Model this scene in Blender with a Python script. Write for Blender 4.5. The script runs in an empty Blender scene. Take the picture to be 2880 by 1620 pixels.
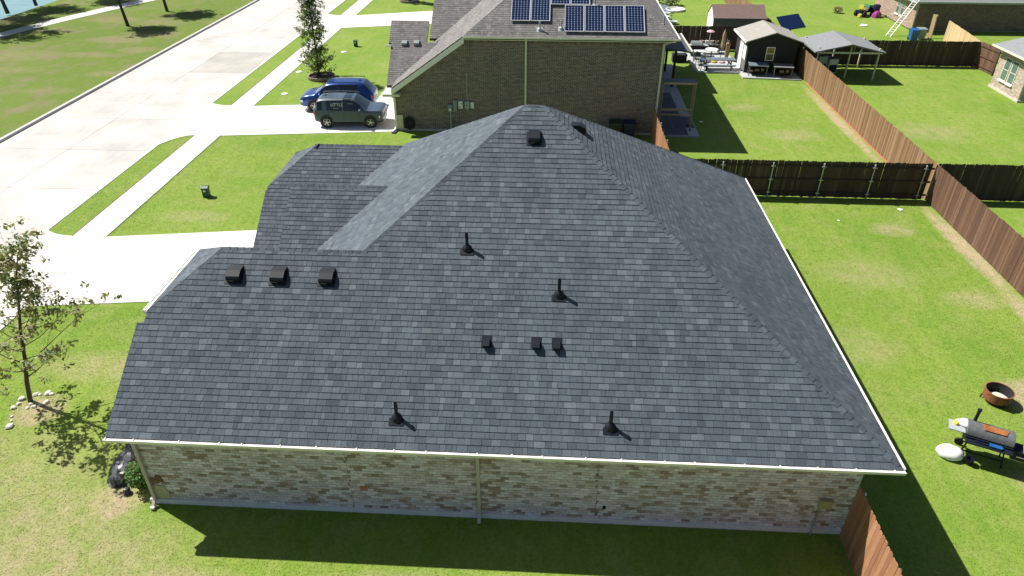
import bpy, bmesh, math, random
import numpy as np
from mathutils import Vector, Matrix
random.seed(7); RNG=np.random.default_rng(7)
S=bpy.context.scene; C=S.collection
R=math.radians

# ---------------------------------------------------------------- camera, sky, sun, exposure
CAM=Vector((8.6239,-12.0489,15.1861)); YAW,PIT,ROL=.0553,.5787,-.0003
cd=bpy.data.cameras.new('camera'); cam=bpy.data.objects.new('camera',cd); C.objects.link(cam)
_f=Vector((-math.sin(YAW)*math.cos(PIT),math.cos(YAW)*math.cos(PIT),-math.sin(PIT)))
_r=Vector((math.cos(YAW),math.sin(YAW),0)); _u=_r.cross(_f)
_r2=_r*math.cos(ROL)+_u*math.sin(ROL); _u2=_u*math.cos(ROL)-_r*math.sin(ROL)
cam.matrix_world=Matrix(((_r2.x,_u2.x,-_f.x,CAM.x),(_r2.y,_u2.y,-_f.y,CAM.y),(_r2.z,_u2.z,-_f.z,CAM.z),(0,0,0,1)))
cd.sensor_width=36; cd.lens=1944.8/2880*36; cd.clip_start=.1; cd.clip_end=2000
S.camera=cam
SUN=Vector((-.74,.38,1)).normalized()          # towards the sun
w=bpy.data.worlds.new('World'); S.world=w; w.use_nodes=True
nt=w.node_tree; nt.nodes.clear()
sky=nt.nodes.new('ShaderNodeTexSky'); sky.sky_type='NISHITA'; sky.sun_disc=False
sky.sun_elevation=math.asin(SUN.z); sky.sun_rotation=math.atan2(SUN.x,SUN.y)
bg=nt.nodes.new('ShaderNodeBackground'); bg.inputs[1].default_value=.05
wo=nt.nodes.new('ShaderNodeOutputWorld'); nt.links.new(sky.outputs[0],bg.inputs[0]); nt.links.new(bg.outputs[0],wo.inputs[0])
ld=bpy.data.lights.new('sun','SUN'); ld.energy=5.0; ld.angle=R(.53); ld.color=(1,.955,.88)
lo=bpy.data.objects.new('sun',ld); C.objects.link(lo); lo.location=(0,0,60)
lo.rotation_euler=SUN.to_track_quat('Z','Y').to_euler()
S.view_settings.view_transform='Standard'; S.view_settings.look='None'; S.view_settings.gamma=1
S.view_settings.use_curve_mapping=False; S.view_settings.exposure=.7
S.render.engine='CYCLES'

# ---------------------------------------------------------------- material helpers
class NT:
    def __init__(s,name):
        s.m=bpy.data.materials.new(name); s.m.use_nodes=True; s.t=s.m.node_tree; s.t.nodes.clear()
        s.out=s.n('OutputMaterial'); s.b=s.n('BsdfPrincipled'); s.l(s.b,0,s.out,0)
    def n(s,typ,**k):
        x=s.t.nodes.new('ShaderNode'+typ)
        for a,v in k.items(): setattr(x,a,v)
        return x
    def l(s,a,i,b,j): s.t.links.new(a.outputs[i],b.inputs[j])
    def pos(s):
        if not hasattr(s,'_p'): s._p=s.n('NewGeometry')
        return s._p
    def noise(s,scale,detail=3,rough=.55,vec=None,stretch=None,dist=0):
        x=s.n('TexNoise'); x.inputs['Scale'].default_value=scale; x.inputs['Detail'].default_value=detail
        x.inputs['Roughness'].default_value=rough; x.inputs['Distortion'].default_value=dist
        src=(s.pos(),0) if vec is None else vec
        if stretch:
            mp=s.n('Mapping'); mp.inputs['Scale'].default_value=stretch; s.l(src[0],src[1],mp,0); src=(mp,0)
        s.l(src[0],src[1],x,0); return x
    def ramp(s,src,i,stops):
        r=s.n('ValToRGB'); e=r.color_ramp.elements
        while len(e)<len(stops): e.new(.5)
        for q,(p,c) in zip(e,stops): q.position=p; q.color=(c,c,c,1) if not hasattr(c,'__len__') else (*c,1)
        s.l(src,i,r,0); return r
    def mix(s,fac,a,b,mode='MIX'):
        x=s.n('Mix',data_type='RGBA',blend_type=mode)
        def put(v,k):
            if isinstance(v,tuple) and hasattr(v[0],'outputs'): s.l(v[0],v[1],x,k)
            elif hasattr(v,'outputs'): s.l(v,0,x,k)
            elif hasattr(v,'__len__'): x.inputs[k].default_value=(*v,1)
            else: x.inputs[k].default_value=v
        put(fac,0); put(a,6); put(b,7); return (x,2)
    def mth(s,op,a,b=0,clamp=False):
        x=s.n('Math',operation=op,use_clamp=clamp)
        for k,v in ((0,a),(1,b)):
            if isinstance(v,tuple): s.l(v[0],v[1],x,k)
            elif hasattr(v,'outputs'): s.l(v,0,x,k)
            else: x.inputs[k].default_value=v
        return x
    def col(s,v):
        if isinstance(v,tuple) and hasattr(v[0],'outputs'): s.l(v[0],v[1],s.b,'Base Color')
        else: s.b.inputs['Base Color'].default_value=(*v,1)
    def bump(s,src,i,strength,dist=.01):
        x=s.n('Bump'); x.inputs['Strength'].default_value=strength; x.inputs['Distance'].default_value=dist
        s.l(src,i,x,'Height'); s.l(x,0,s.b,'Normal')
    def set(s,**k):
        for a,v in k.items(): s.b.inputs[a.replace('_',' ')].default_value=v
        return s
M={}
def plain(name,col,rough=.6,var=.15,scale=8,bump=0,bscale=60,**k):
    t=NT(name)
    if var:
        nz=t.noise(scale,4,.6); r=t.ramp(nz,0,[(.25,1-var),(.75,1+var)])
        t.col(t.mix(1,col,r,'MULTIPLY'))
    else: t.col(col)
    t.set(Roughness=rough,**k)
    if bump:
        b=t.noise(bscale,4,.65); t.bump(b,0,bump)
    M[name]=t.m; return t
def vcol(name,rough=.8,var=.2,scale=20,bump=.3,bscale=200,fine=None,stretch=None,**k):
    t=NT(name); a=t.n('Attribute',attribute_name='Col'); nz=t.noise(scale,4,.65,stretch=stretch)
    c=t.mix(1,(a,0),t.ramp(nz,0,[(.2,1-var),(.8,1+var)]),'MULTIPLY')
    if fine:
        n2=t.noise(fine[0],2,.5); c=t.mix(1,c,t.ramp(n2,0,[(.3,1-fine[1]),(.7,1+fine[1])]),'MULTIPLY')
    t.col(c); t.set(Roughness=rough,**k)
    if bump: t.bump(t.noise(bscale,3,.7),0,bump)
    M[name]=t.m; return t
vcol('shingles',.92,.10,.5,.5,150,fine=(55,.25))
t=NT('tmp')
q=M['shingles'].node_tree; bs_=q.nodes['Principled BSDF']; old=bs_.inputs['Base Color'].links[0].from_socket
geo_=[n for n in q.nodes if n.type=='NEW_GEOMETRY'][0]; mp_=q.nodes.new('ShaderNodeMapping'); mp_.inputs['Scale'].default_value=(2.2,.22,.3); q.links.new(geo_.outputs[0],mp_.inputs[0])
ns_=q.nodes.new('ShaderNodeTexNoise'); ns_.inputs['Scale'].default_value=1.0; ns_.inputs['Detail'].default_value=5; ns_.inputs['Roughness'].default_value=.65; q.links.new(mp_.outputs[0],ns_.inputs[0])
rp_=q.nodes.new('ShaderNodeValToRGB'); rp_.color_ramp.elements[0].position=.32; rp_.color_ramp.elements[0].color=(.84,.84,.84,1); rp_.color_ramp.elements[1].position=.68; rp_.color_ramp.elements[1].color=(1.12,1.12,1.12,1); q.links.new(ns_.outputs[0],rp_.inputs[0])
mx_=q.nodes.new('ShaderNodeMix'); mx_.data_type='RGBA'; mx_.blend_type='MULTIPLY'; mx_.inputs[0].default_value=1; q.links.new(old,mx_.inputs[6]); q.links.new(rp_.outputs[0],mx_.inputs[7]); q.links.new(mx_.outputs[2],bs_.inputs['Base Color'])
bpy.data.materials.remove(t.m)
vcol('bricks',.9,.22,14,.5,120,fine=(60,.25))
vcol('wood',.85,.28,5,.4,60,stretch=(9,9,.6))
vcol('generic',.6,.1,6,.1,80)
vcol('concrete_pieces',.9,.08,.5,.25,90,fine=(9,.05))
vcol('foliage',.6,.15,3,0)
for _n in ('foliage',):
    t=M[_n]; q=t.node_tree; b=q.nodes['Principled BSDF']; tr=q.nodes.new('ShaderNodeBsdfTranslucent'); mx=q.nodes.new('ShaderNodeMixShader')
    mx.inputs[0].default_value=.38; q.links.new(b.inputs['Base Color'].links[0].from_socket,tr.inputs[0])
    o=q.nodes['Material Output']; q.links.new(b.outputs[0],mx.inputs[1]); q.links.new(tr.outputs[0],mx.inputs[2]); q.links.new(mx.outputs[0],o.inputs[0])
plain('mortar_pale',(.56,.53,.50),.95,.15,6,.3,80)
plain('mortar_tan',(.50,.45,.37),.95,.15,6,.3,80)
plain('deck_dark',(.05,.052,.056),.95,.1)
plain('deck_brown',(.10,.085,.075),.95,.1)
plain('trim_cream',(.66,.62,.52),.5,.07,3)
plain('gutter_white',(.80,.78,.73),.38,.06,2.5)
plain('trim_white',(.78,.77,.73),.5,.06,3)
plain('downspout_sage',(.44,.42,.37),.5,.06,3)
plain('black_metal',(.009,.013,.020),.5,.2,20,Specular_IOR_Level=.25)
plain('black_matte',(.012,.012,.013),.75,.2,20)
plain('black_plastic',(.018,.018,.02),.5,.15,10)
plain('galvanised',(.42,.45,.45),.42,.15,12,Metallic=.6)
plain('aluminium',(.55,.56,.57),.4,.1,10,Metallic=.2)
plain('steel_grey',(.34,.37,.38),.5,.1,10)
plain('meter_grey',(.22,.26,.27),.5,.12,12)
plain('panel_white',(.72,.72,.72),.5,.06,6)
plain('slab',(.40,.41,.40),.9,.15,3,.3,60)
plain('mat_dark',(.10,.105,.115),.9,.2,4,.3,60)
plain('stucco',(.60,.54,.42),.9,.12,4,.3,40)
plain('shed_dark',(.022,.024,.026),.8,.2,5)
plain('porch_slate',(.075,.085,.10),.8,.15,5)
plain('shed_roof',(.30,.285,.26),.9,.15,4,.3,60)
plain('grey_roof',(.20,.21,.22),.9,.12,4,.3,60)
plain('brown_roof',(.19,.125,.105),.9,.15,4,.3,60)
plain('white_paint',(.80,.80,.78),.55,.04,4)
plain('grey_paint',(.16,.16,.165),.7,.1,4)
plain('post_dark',(.035,.022,.015),.8,.25,8)
plain('rust',(.23,.085,.04),.85,.35,14,.4,60)
plain('ash',(.55,.50,.43),.95,.2,18,.5,70)
plain('scaffold_tan',(.42,.30,.19),.6,.2,8)
plain('scaffold_deck',(.16,.19,.21),.8,.2,8)
plain('green_plastic',(.012,.07,.06),.45,.15,8)
plain('bin_green',(.006,.035,.018),.5,.15,8)
plain('bin_blue',(.006,.014,.06),.5,.15,8)
plain('bright_blue',(.01,.09,.30),.5,.15,8)
plain('teal_plastic',(.02,.22,.26),.5,.15,8)
plain('umbrella_tan',(.34,.25,.14),.9,.25,12)
plain('chair_green',(.008,.02,.02),.5,.1,8)
plain('table_grey',(.12,.155,.19),.6,.2,8)
plain('pink_cloth',(.62,.36,.36),.8,.15,9)
plain('yellow',(.70,.55,.06),.6,.1,8)
plain('stone_white',(.66,.63,.56),.9,.2,9,.5,30)
plain('bark',(.075,.052,.036),.95,.3,14,.6,40)
plain('mulch',(.055,.034,.022),.98,.45,22,.8,60)
plain('ring_brick',(.30,.235,.175),.9,.25,14,.4,50)
plain('tarp',(.055,.057,.062),.42,.25,5,.5,9)
plain('cloth_white',(.85,.85,.86),.85,.03,5,.4,8)
plain('copper',(.45,.17,.06),.4,.4,7,Metallic=.4)
plain('grill_grey',(.11,.115,.12),.5,.3,9)
plain('purple',(.22,.02,.15),.7,.3,20)
plain('mower_green',(.02,.28,.10),.5,.2,10)
plain('terracotta',(.45,.17,.10),.9,.3,10)
plain('lumber_new',(.58,.42,.22),.85,.15,6)
plain('tyre',(.014,.014,.015),.85,.15,20)
plain('rim_silver',(.48,.47,.44),.32,.05,5,Metallic=.85)
plain('lamp_clear',(.75,.77,.78),.12,0,1)
plain('lamp_red',(.30,.008,.012),.2,0,1)
plain('marker_white',(.8,.8,.82),.8,0,1)
plain('solar_cell',(.004,.010,.045),.16,.2,2.5,Coat_Weight=.5,Coat_Roughness=.05)
plain('solar_back',(.36,.42,.52),.35,0,1)
plain('solar_frame',(.62,.63,.64),.35,0,1,Metallic=.4)
plain('glass_dark',(.012,.02,.026),.05,0,1,Coat_Weight=.4)
plain('window_green',(.10,.17,.15),.08,.2,3,Coat_Weight=.4)
plain('amber_pane',(.26,.21,.03),.3,.2,4)
plain('paint_blue',(.008,.05,.24),.28,0,1,Metallic=.45,Coat_Weight=.9,Coat_Roughness=.04)
plain('paint_denim',(.062,.088,.125),.36,0,1,Metallic=.12,Coat_Weight=.6,Coat_Roughness=.05)
plain('chain_dark',(.09,.09,.09),.6,.2,10)

# grass: colour follows fixed dry and bare patches of the plots, in world metres
def grass_mat(name,geo=False):
    t=NT(name); P=t.pos()
    strk=t.noise(.9,3,.6,stretch=(3.2,.35,1)); m3=t.noise(2.6,4,.7); big=t.noise(.16,3,.55); mid=t.noise(.8,4,.6,stretch=(1,1,.2)); fin=t.noise(9,4,.75); vf=t.noise(30,3,.75)
    g=t.mix(t.ramp(big,0,[(.36,0),(.64,1)]),(.142,.248,.027),(.205,.298,.045))
    g=t.mix(t.ramp(mid,0,[(.48,0),(.76,.55)]),g,(.32,.30,.125))
    g=t.mix(t.ramp(fin,0,[(.34,.6),(.58,0)]),g,(.085,.160,.016))
    g=t.mix(t.ramp(vf,0,[(.5,0),(.75,.55)]),g,(.32,.345,.115))
    g=t.mix(t.ramp(m3,0,[(.33,.5),(.55,0)]),g,(.105,.20,.016))
    g=t.mix(t.ramp(strk,0,[(.45,0),(.75,.3)]),g,(.29,.31,.085))
    # bare spots: x, y, radius x, radius y, strength
    spots=[(-7,0,5,3,.3),(-4,-2,5,2,.4),(8,-3,9,1.2,.35),(24.6,17.0,1.2,.8,.38),(27.05,15.5,.55,4.6,.85),(27.0,8.5,.6,4.5,.85),(25.6,11.3,1.6,.8,.33),(24.6,5.6,1.5,1.1,.7),(22.9,2.0,1.2,.6,.4),(19.2,8,2.5,1.5,.2),(22,13,2.5,1.4,.25),
           (-2.9,-.1,1.0,.8,.7),(-2.4,1.4,.5,1.2,.6),(-7.2,3.3,1.0,.9,.7),(-5.3,7.2,.9,.7,.4),(-.4,-2.6,2.6,.9,.5),(5.5,-2.4,3.0,.7,.45),(12,-2.9,3,.6,.4),(-4.5,-.6,2.0,1.4,.4),(-6,5.5,3,1,.3),
           (-36,44,5,2.2,.6),(-27.5,52,2.6,1.5,.8),(-34.5,57.5,3.5,1.6,.7),(-30,49.8,3.2,1.6,.9),(-29.6,44.6,3.4,1.1,.6),(-26.4,46.4,2.2,1.2,.7),(-29.4,56.6,3.0,1.8,.6),(-25.4,39.3,1.8,1.0,.5),(-42.6,57.0,2.4,1.5,.85),(-45,56.5,2.5,2.5,.7),(-33,40,3,1,.5),(-27,35,3,.9,.4),
           (27.0,31.5,.45,9,.75),(21.5,34,1.5,1,.25),(23.5,29,2,1.2,.3),(26.3,42.0,.8,1.8,.4),(32,30,3,2,.25),(-8.2,16.6,2.2,.7,.25)]
    sx=t.n('SeparateXYZ'); t.l(P,0,sx,0); acc=None
    for (x,y,rx,ry,k) in spots:
        a=t.mth('MULTIPLY',t.mth('ADD',(sx,0),-x),1/rx); b=t.mth('MULTIPLY',t.mth('ADD',(sx,1),-y),1/ry)
        d=t.mth('ADD',t.mth('MULTIPLY',a,a),t.mth('MULTIPLY',b,b))
        v=t.mth('MULTIPLY',t.mth('SUBTRACT',1,d,True),k)
        acc=v if acc is None else t.mth('MAXIMUM',acc,v)
    e=t.noise(1.7,4,.65); m=t.mth('MULTIPLY',acc,t.ramp(e,0,[(.28,.35),(.6,2.0)]),True)
    g=t.mix(m,g,t.mix(t.ramp(fin,0,[(.35,0),(.6,1)]),(.30,.24,.135),(.39,.33,.20)))
    # the rough park across the road is a deeper green
    park=t.ramp(t.mth('MULTIPLY_ADD',(sx,0),-.5),0,[(0,0),(1,1)])
    pk=t.mth('LESS_THAN',(sx,0),-23.9); g=t.mix(pk,g,t.mix(.6,g,(.085,.125,.018)))
    pn=t.noise(.55,5,.65,stretch=(1,.6,1)); g=t.mix(t.mth('MULTIPLY',pk,t.ramp(pn,0,[(.50,0),(.68,.85)])),g,(.20,.165,.10))
    tf=t.noise(.9,3,.6); yd=t.mth('GREATER_THAN',(sx,0),27.5); g=t.mix(t.mth('MULTIPLY',yd,t.ramp(tf,0,[(.62,0),(.70,.55)])),g,(.10,.20,.018))
    t.col(g); t.set(Roughness=.9,Specular_IOR_Level=.15)
    bn=t.noise(24,4,.75); t.bump(bn,0,.6 if not geo else .2,.03)
    M[name]=t.m
grass_mat('grass'); grass_mat('grass_blades',True)
t=NT('water'); nz=t.noise(.5,3); t.col(t.mix(t.ramp(nz,0,[(.3,0),(.7,1)]),(.16,.30,.33),(.20,.36,.38))); t.set(Roughness=.12); t.bump(t.noise(3,3),0,.12,.05); M['water']=t.m
# concrete of the road: grey patchwork and tyre dust
t=NT('road_concrete'); a=t.n('Attribute',attribute_name='Col'); nz=t.noise(.35,4,.6); n2=t.noise(2.2,4,.7,stretch=(1,.25,1)); n3=t.noise(30,3,.6)
c=t.mix(1,(a,0),t.ramp(nz,0,[(.3,.80),(.7,1.10)]),'MULTIPLY'); c=t.mix(1,c,t.ramp(n2,0,[(.3,.93),(.65,1.03)]),'MULTIPLY'); c=t.mix(1,c,t.ramp(n3,0,[(.3,.94),(.7,1.05)]),'MULTIPLY')
t.col(c); t.set(Roughness=.9); t.bump(n3,0,.2); M['road_concrete']=t.m

# ---------------------------------------------------------------- mesh helpers
WL={}
class MB:
    def __init__(s): s.v=[]; s.f=[]; s.c=[]
    def face(s,pts,col=(1,1,1)):
        i=len(s.v); s.v.extend([tuple(p) for p in pts]); s.f.append(tuple(range(i,i+len(pts)))); s.c.append(col)
    def poly(s,verts,faces,col=(1,1,1)):
        i=len(s.v); s.v.extend([tuple(p) for p in verts])
        for f in faces: s.f.append(tuple(i+k for k in f)); s.c.append(col)
    def box(s,a,b,col=(1,1,1)):
        (x0,y0,z0),(x1,y1,z1)=[(min(p),max(p)) for p in zip(a,b)] and (tuple(map(min,a,b)),tuple(map(max,a,b)))
        s.poly([(x0,y0,z0),(x1,y0,z0),(x1,y1,z0),(x0,y1,z0),(x0,y0,z1),(x1,y0,z1),(x1,y1,z1),(x0,y1,z1)],
               [(0,3,2,1),(4,5,6,7),(0,1,5,4),(1,2,6,5),(2,3,7,6),(3,0,4,7)],col); return s
    def obox(s,o,u,v,w,col=(1,1,1)):      # corner o and three edge vectors
        o,u,v,w=map(Vector,(o,u,v,w)); q=[o,o+u,o+u+v,o+v]; q+= [p+w for p in q]
        s.poly(q,[(0,3,2,1),(4,5,6,7),(0,1,5,4),(1,2,6,5),(2,3,7,6),(3,0,4,7)],col); return s
    def beam(s,p,q,wd,ht,col=(1,1,1),up=(0,0,1)):
        p,q=Vector(p),Vector(q); d=(q-p); up=Vector(up)
        if abs(d.normalized().dot(up))>.98: up=Vector((0,1,0))
        a=d.cross(up).normalized(); b=a.cross(d).normalized()
        return s.obox(p-a*wd/2-b*ht/2,a*wd,d,b*ht,col)
    def tube(s,pts,rad,n=8,col=(1,1,1),caps=True):
        pts=[Vector(p) for p in pts]; rad=[rad]*len(pts) if not hasattr(rad,'__len__') else rad
        i0=len(s.v); prev=None
        for k,p in enumerate(pts):
            d=(pts[min(k+1,len(pts)-1)]-pts[max(k-1,0)]).normalized()
            if prev is None:
                a=d.cross(Vector((0,0,1)) if abs(d.z)<.9 else Vector((1,0,0))).normalized()
            else: a=(prev-d*prev.dot(d)).normalized()
            prev=a; b=d.cross(a)
            for j in range(n):
                t=2*math.pi*j/n; s.v.append(tuple(p+(a*math.cos(t)+b*math.sin(t))*rad[k]))
        for k in range(len(pts)-1):
            for j in range(n):
                s.f.append((i0+k*n+j,i0+k*n+(j+1)%n,i0+(k+1)*n+(j+1)%n,i0+(k+1)*n+j)); s.c.append(col)
        if caps:
            s.f.append(tuple(i0+j for j in range(n))[::-1]); s.c.append(col)
            s.f.append(tuple(i0+(len(pts)-1)*n+j for j in range(n))); s.c.append(col)
        return s
    def lathe(s,prof,c=(0,0,0),n=16,axis='z',col=(1,1,1),caps=True):
        i0=len(s.v); c=Vector(c)
        for (r,h) in prof:
            for j in range(n):
                t=2*math.pi*j/n; x,y=r*math.cos(t),r*math.sin(t)
                p={'z':(x,y,h),'y':(x,h,y),'x':(h,x,y)}[axis]; s.v.append(tuple(c+Vector(p)))
        for k in range(len(prof)-1):
            for j in range(n):
                s.f.append((i0+k*n+j,i0+k*n+(j+1)%n,i0+(k+1)*n+(j+1)%n,i0+(k+1)*n+j)); s.c.append(col)
        for k in (0,len(prof)-1):
            if caps and prof[k][0]>1e-4: s.f.append(tuple(i0+k*n+j for j in range(n))); s.c.append(col)
        return s
    def prism(s,pts,d,col=(1,1,1)):        # planar polygon swept by vector d
        n=len(pts); d=Vector(d); q=[Vector(p) for p in pts]; q+=[p+d for p in q]
        s.poly(q,[tuple(range(n))[::-1],tuple(range(n,2*n))]+[(k,(k+1)%n,(k+1)%n+n,k+n) for k in range(n)],col); return s
    def mesh(s,name,mat,off=(0,0,0),smooth=None):
        me=bpy.data.meshes.new(name); o=np.array(off,float)
        me.from_pydata((np.array(s.v,float)-o).tolist(),[],s.f)
        at=me.attributes.new('Col','FLOAT_COLOR','FACE')
        at.data.foreach_set('color',np.array([(*c,1) for c in s.c],dtype=np.float32).ravel())
        me.materials.append(M[mat])
        bm=bmesh.new(); bm.from_mesh(me); bmesh.ops.recalc_face_normals(bm,faces=bm.faces) if len(s.f)<20000 else None; bm.to_mesh(me); bm.free()
        if smooth:
            me.polygons.foreach_set('use_smooth',[True]*len(me.polygons)); me.set_sharp_from_angle(angle=R(smooth))
        me.update(); return me
    def build(s,name,mat,parent=None,smooth=None,rel=False):
        off=(0,0,0) if (parent is None or rel) else WL[parent]
        o=bpy.data.objects.new(name,s.mesh(name,mat,off,smooth)); C.objects.link(o); o.parent=parent
        WL[o]=WL[parent] if parent is not None else (0,0,0); return o
def tag(o,label,cat,group=None,kind=None):
    if label: o['label']=label
    if cat: o['category']=cat
    if group: o['group']=group
    if kind: o['kind']=kind
    return o
def thing(name,label,cat,loc=(0,0,0),rz=0,group=None):
    o=bpy.data.objects.new(name,None); C.objects.link(o); o.location=loc; o.rotation_euler=(0,0,rz); o.empty_display_size=.2
    WL[o]=tuple(loc); return tag(o,label,cat,group)
def struct(o): o['kind']='structure'; return o
def stuff(o): o['kind']='stuff'; return o
def copy_tree(o,parent=None):
    c=o.copy(); C.objects.link(c); c.parent=parent; WL[c]=WL.get(o,(0,0,0))
    for ch in list(o.children): copy_tree(ch,c)
    return c
def inst(name,me,parent,mat4):            # small shared-mesh part, matrix in world space
    o=bpy.data.objects.new(name,me); C.objects.link(o); o.parent=parent
    m=mat4.copy(); m.translation=m.translation-Vector(WL[parent]); o.matrix_local=m; WL[o]=WL[parent]; return o
def jit(c,a): k=1+random.uniform(-a,a); return tuple(max(0,x*k) for x in c)

# ---- 2D helpers for laying pieces (shingles, bricks) over a polygon
def inside(p,poly):
    x,y=p; r=False; n=len(poly)
    for i in range(n):
        (x0,y0),(x1,y1)=poly[i],poly[(i+1)%n]
        if (y0>y)!=(y1>y) and x<(x1-x0)*(y-y0)/(y1-y0)+x0: r=not r
    return r
def clip_rect(poly,x0,x1,y0,y1):
    for ax,v,sg in ((0,x0,1),(0,x1,-1),(1,y0,1),(1,y1,-1)):
        out=[]; n=len(poly)
        for i in range(n):
            a,b=poly[i],poly[(i+1)%n]; da,db=sg*(a[ax]-v),sg*(b[ax]-v)
            if da>=0: out.append(a)
            if (da>=0)!=(db>=0):
                t=da/(da-db); out.append((a[0]+(b[0]-a[0])*t,a[1]+(b[1]-a[1])*t))
        poly=out
        if len(poly)<3: return []
    return poly
def area(p): return .5*abs(sum(p[i][0]*p[(i+1)%len(p)][1]-p[(i+1)%len(p)][0]*p[i][1] for i in range(len(p))))
def full(poly,x0,x1,y0,y1):
    if not all(inside(p,poly) for p in ((x0,y0),(x1,y0),(x1,y1),(x0,y1))): return False
    for (px,py) in poly:
        if x0<px<x1 and y0<py<y1: return False
    return True

SH_DARK=[(0.0547, 0.0716, 0.0889), (0.0653, 0.0846, 0.1038), (0.073, 0.093, 0.1135), (0.0806, 0.1023, 0.1232), (0.0912, 0.1135, 0.1346), (0.1104, 0.133, 0.154)]
SH_BROWN=[(0.141, 0.1323, 0.129), (0.1579, 0.148, 0.1435), (0.1711, 0.1607, 0.156), (0.1842, 0.1735, 0.1685), (0.2021, 0.1931, 0.1893), (0.1297, 0.1225, 0.1196)]
WQ=[.11,.15,.19,.23,.27,.32]
def shingle_plane(polyxy,zf,updir,pal,exp=.165,seed=1,lift=(.017,.020)):
    """tabs over a roof plane. polyxy: plan polygon, zf(x,y): height, updir: plan unit vector pointing up the slope"""
    rnd=random.Random(seed); up=Vector((*updir,0))
    g=zf(updir[0],updir[1])-zf(0,0); v=Vector((updir[0],updir[1],g)).normalized(); u=Vector((updir[1],-updir[0],0)); n=u.cross(v)
    O=Vector((0,0,zf(0,0)))
    P=[((Vector((x,y,zf(x,y)))-O).dot(u),(Vector((x,y,zf(x,y)))-O).dot(v)) for x,y in polyxy]
    v0=min(p[1] for p in P); v1=max(p[1] for p in P); u0=min(p[0] for p in P); u1=max(p[0] for p in P)
    res=[]; k=0
    while v0+k*exp<v1:
        a=v0+k*exp; b=min(a+exp+.03,v1); x=u0-rnd.random()*.3
        while x<u1:
            wi=rnd.choices(range(6),[2,5,6,5,3,2])[0]; wd=WQ[wi]; ci=rnd.choices(range(6),[2,6,8,7,4,2])[0]; ti=rnd.random()<.5
            r=(x,x+wd-.007,a,b)
            if full(P,*r) and b-a>exp+.02: res.append((r,None,wi,ci,ti))
            else:
                q=clip_rect(P,*r)
                if len(q)>=3 and area(q)>.0006: res.append((r,q,wi,ci,ti))
            x+=wd
        k+=1
    return dict(O=O,u=u,v=v,n=n,res=res,lift=lift,pal=pal,exp=exp,P=P)
def tab_geo(mb,pl,r,q,ti,col,O=None,u=None,v=None,n=None):
    O=pl['O'] if O is None else O; u=pl['u'] if u is None else u; v=pl['v'] if v is None else v; n=pl['n'] if n is None else n
    t=pl['lift'][ti]; x0,x1,a,b=r; L=pl['exp']+.03
    pts=q if q else [(x0,a),(x1,a),(x1,b),(x0,b)]
    h=lambda y: t*(1-.85*(y-a)/L)+.006
    top=[O+u*x+v*y+n*h(y) for x,y in pts]; bot=[O+u*x+v*y for x,y in pts]; m=len(pts)
    fs=[tuple(range(m))]
    for i in range(m):
        j=(i+1)%m
        if not(abs(pts[i][1]-b)<1e-5 and abs(pts[j][1]-b)<1e-5): fs.append((i,i+m,j+m,j))
    mb.poly(top+bot,fs,col)
def lay_shingles(roof,planes,nparts=0,own=0,matn='shingles'):
    mb=MB(); cand=[]
    for pi,pl in enumerate(planes):
        for (r,q,wi,ci,ti) in pl['res']:
            if nparts and pi==own and q is None:
                c=pl['O']+pl['u']*(r[0]+r[1])*.5+pl['v']*r[2]
                if c.y>-.2: cand.append(((c-CAM).length,pl,r,wi,ci,ti)); continue
            tab_geo(mb,pl,r,q,ti,jit(pl['pal'][ci],.04))
    cand.sort(key=lambda c:c[0]); cache={}
    for k,(d,pl,r,wi,ci,ti) in enumerate(cand):
        if k>=nparts: tab_geo(mb,pl,r,None,ti,jit(pl['pal'][ci],.04)); continue
        key=(wi,ci,ti)
        if key not in cache:
            m2=MB(); tab_geo(m2,pl,(0,r[1]-r[0],0,r[3]-r[2]),None,ti,pl['pal'][ci],Vector((0,0,0)),Vector((1,0,0)),Vector((0,1,0)),Vector((0,0,1)))
            cache[key]=m2.mesh('shingle',matn)
        p=pl['O']+pl['u']*r[0]+pl['v']*r[2]; u,v,n=pl['u'],pl['v'],pl['n']
        inst('shingle',cache[key],roof,Matrix(((u.x,v.x,n.x,p.x),(u.y,v.y,n.y,p.y),(u.z,v.z,n.z,p.z),(0,0,0,1))))
    o=stuff(mb.build('shingle_field',matn,roof)); return o
def deck(polys,name,mat,parent,drop=.02,thick=.12):
    mb=MB()
    for poly,zf in polys:
        mb.prism([(x,y,zf(x,y)-drop-thick) for x,y in poly],(0,0,thick))
    return mb.build(name,mat,parent)
def caps(roof,p,q,n1,n2,pal,w=.17,step=.20,bow=.02,seed=3,matn='shingles'):
    """overlapping cap shingles laid from p up to q over two planes with normals n1 (left of travel) and n2"""
    rnd=random.Random(seed); p,q=Vector(p),Vector(q); d=(q-p); L=d.length; d.normalize()
    a1=(n1.cross(d)).normalized(); a2=(d.cross(n2)).normalized()
    nn=(n1+n2).normalized()
    if a1.dot(nn)>0: a1=-a1
    if a2.dot(nn)>0: a2=-a2
    cache=[]
    for ci in range(5):
        m2=MB(); c=pal[ci]; ln=step+.07; rows=[]
        for s,h in ((0,.024),(ln,.008)):
            o=d*s
            rows.append([o+a1*w+nn*h*.6,o+a1*w*.33+nn*(h+.008),o+nn*(h+.014),o+a2*w*.33+nn*(h+.008),o+a2*w+nn*h*.6])
        vs=rows[0]+rows[1]+[x-nn*.03 for x in rows[0]]
        fs=[(i,i+1,i+6,i+5) for i in range(4)]+[(i,i+10,i+11,i+1) for i in range(4)]
        m2.poly(vs,fs,c); cache.append(m2.mesh('ridge_cap',matn))
    k=0
    while k*step<L-.19:
        inst('ridge_cap',rnd.choice(cache),roof,Matrix.Translation(p+d*(k*step))); k+=1

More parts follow.
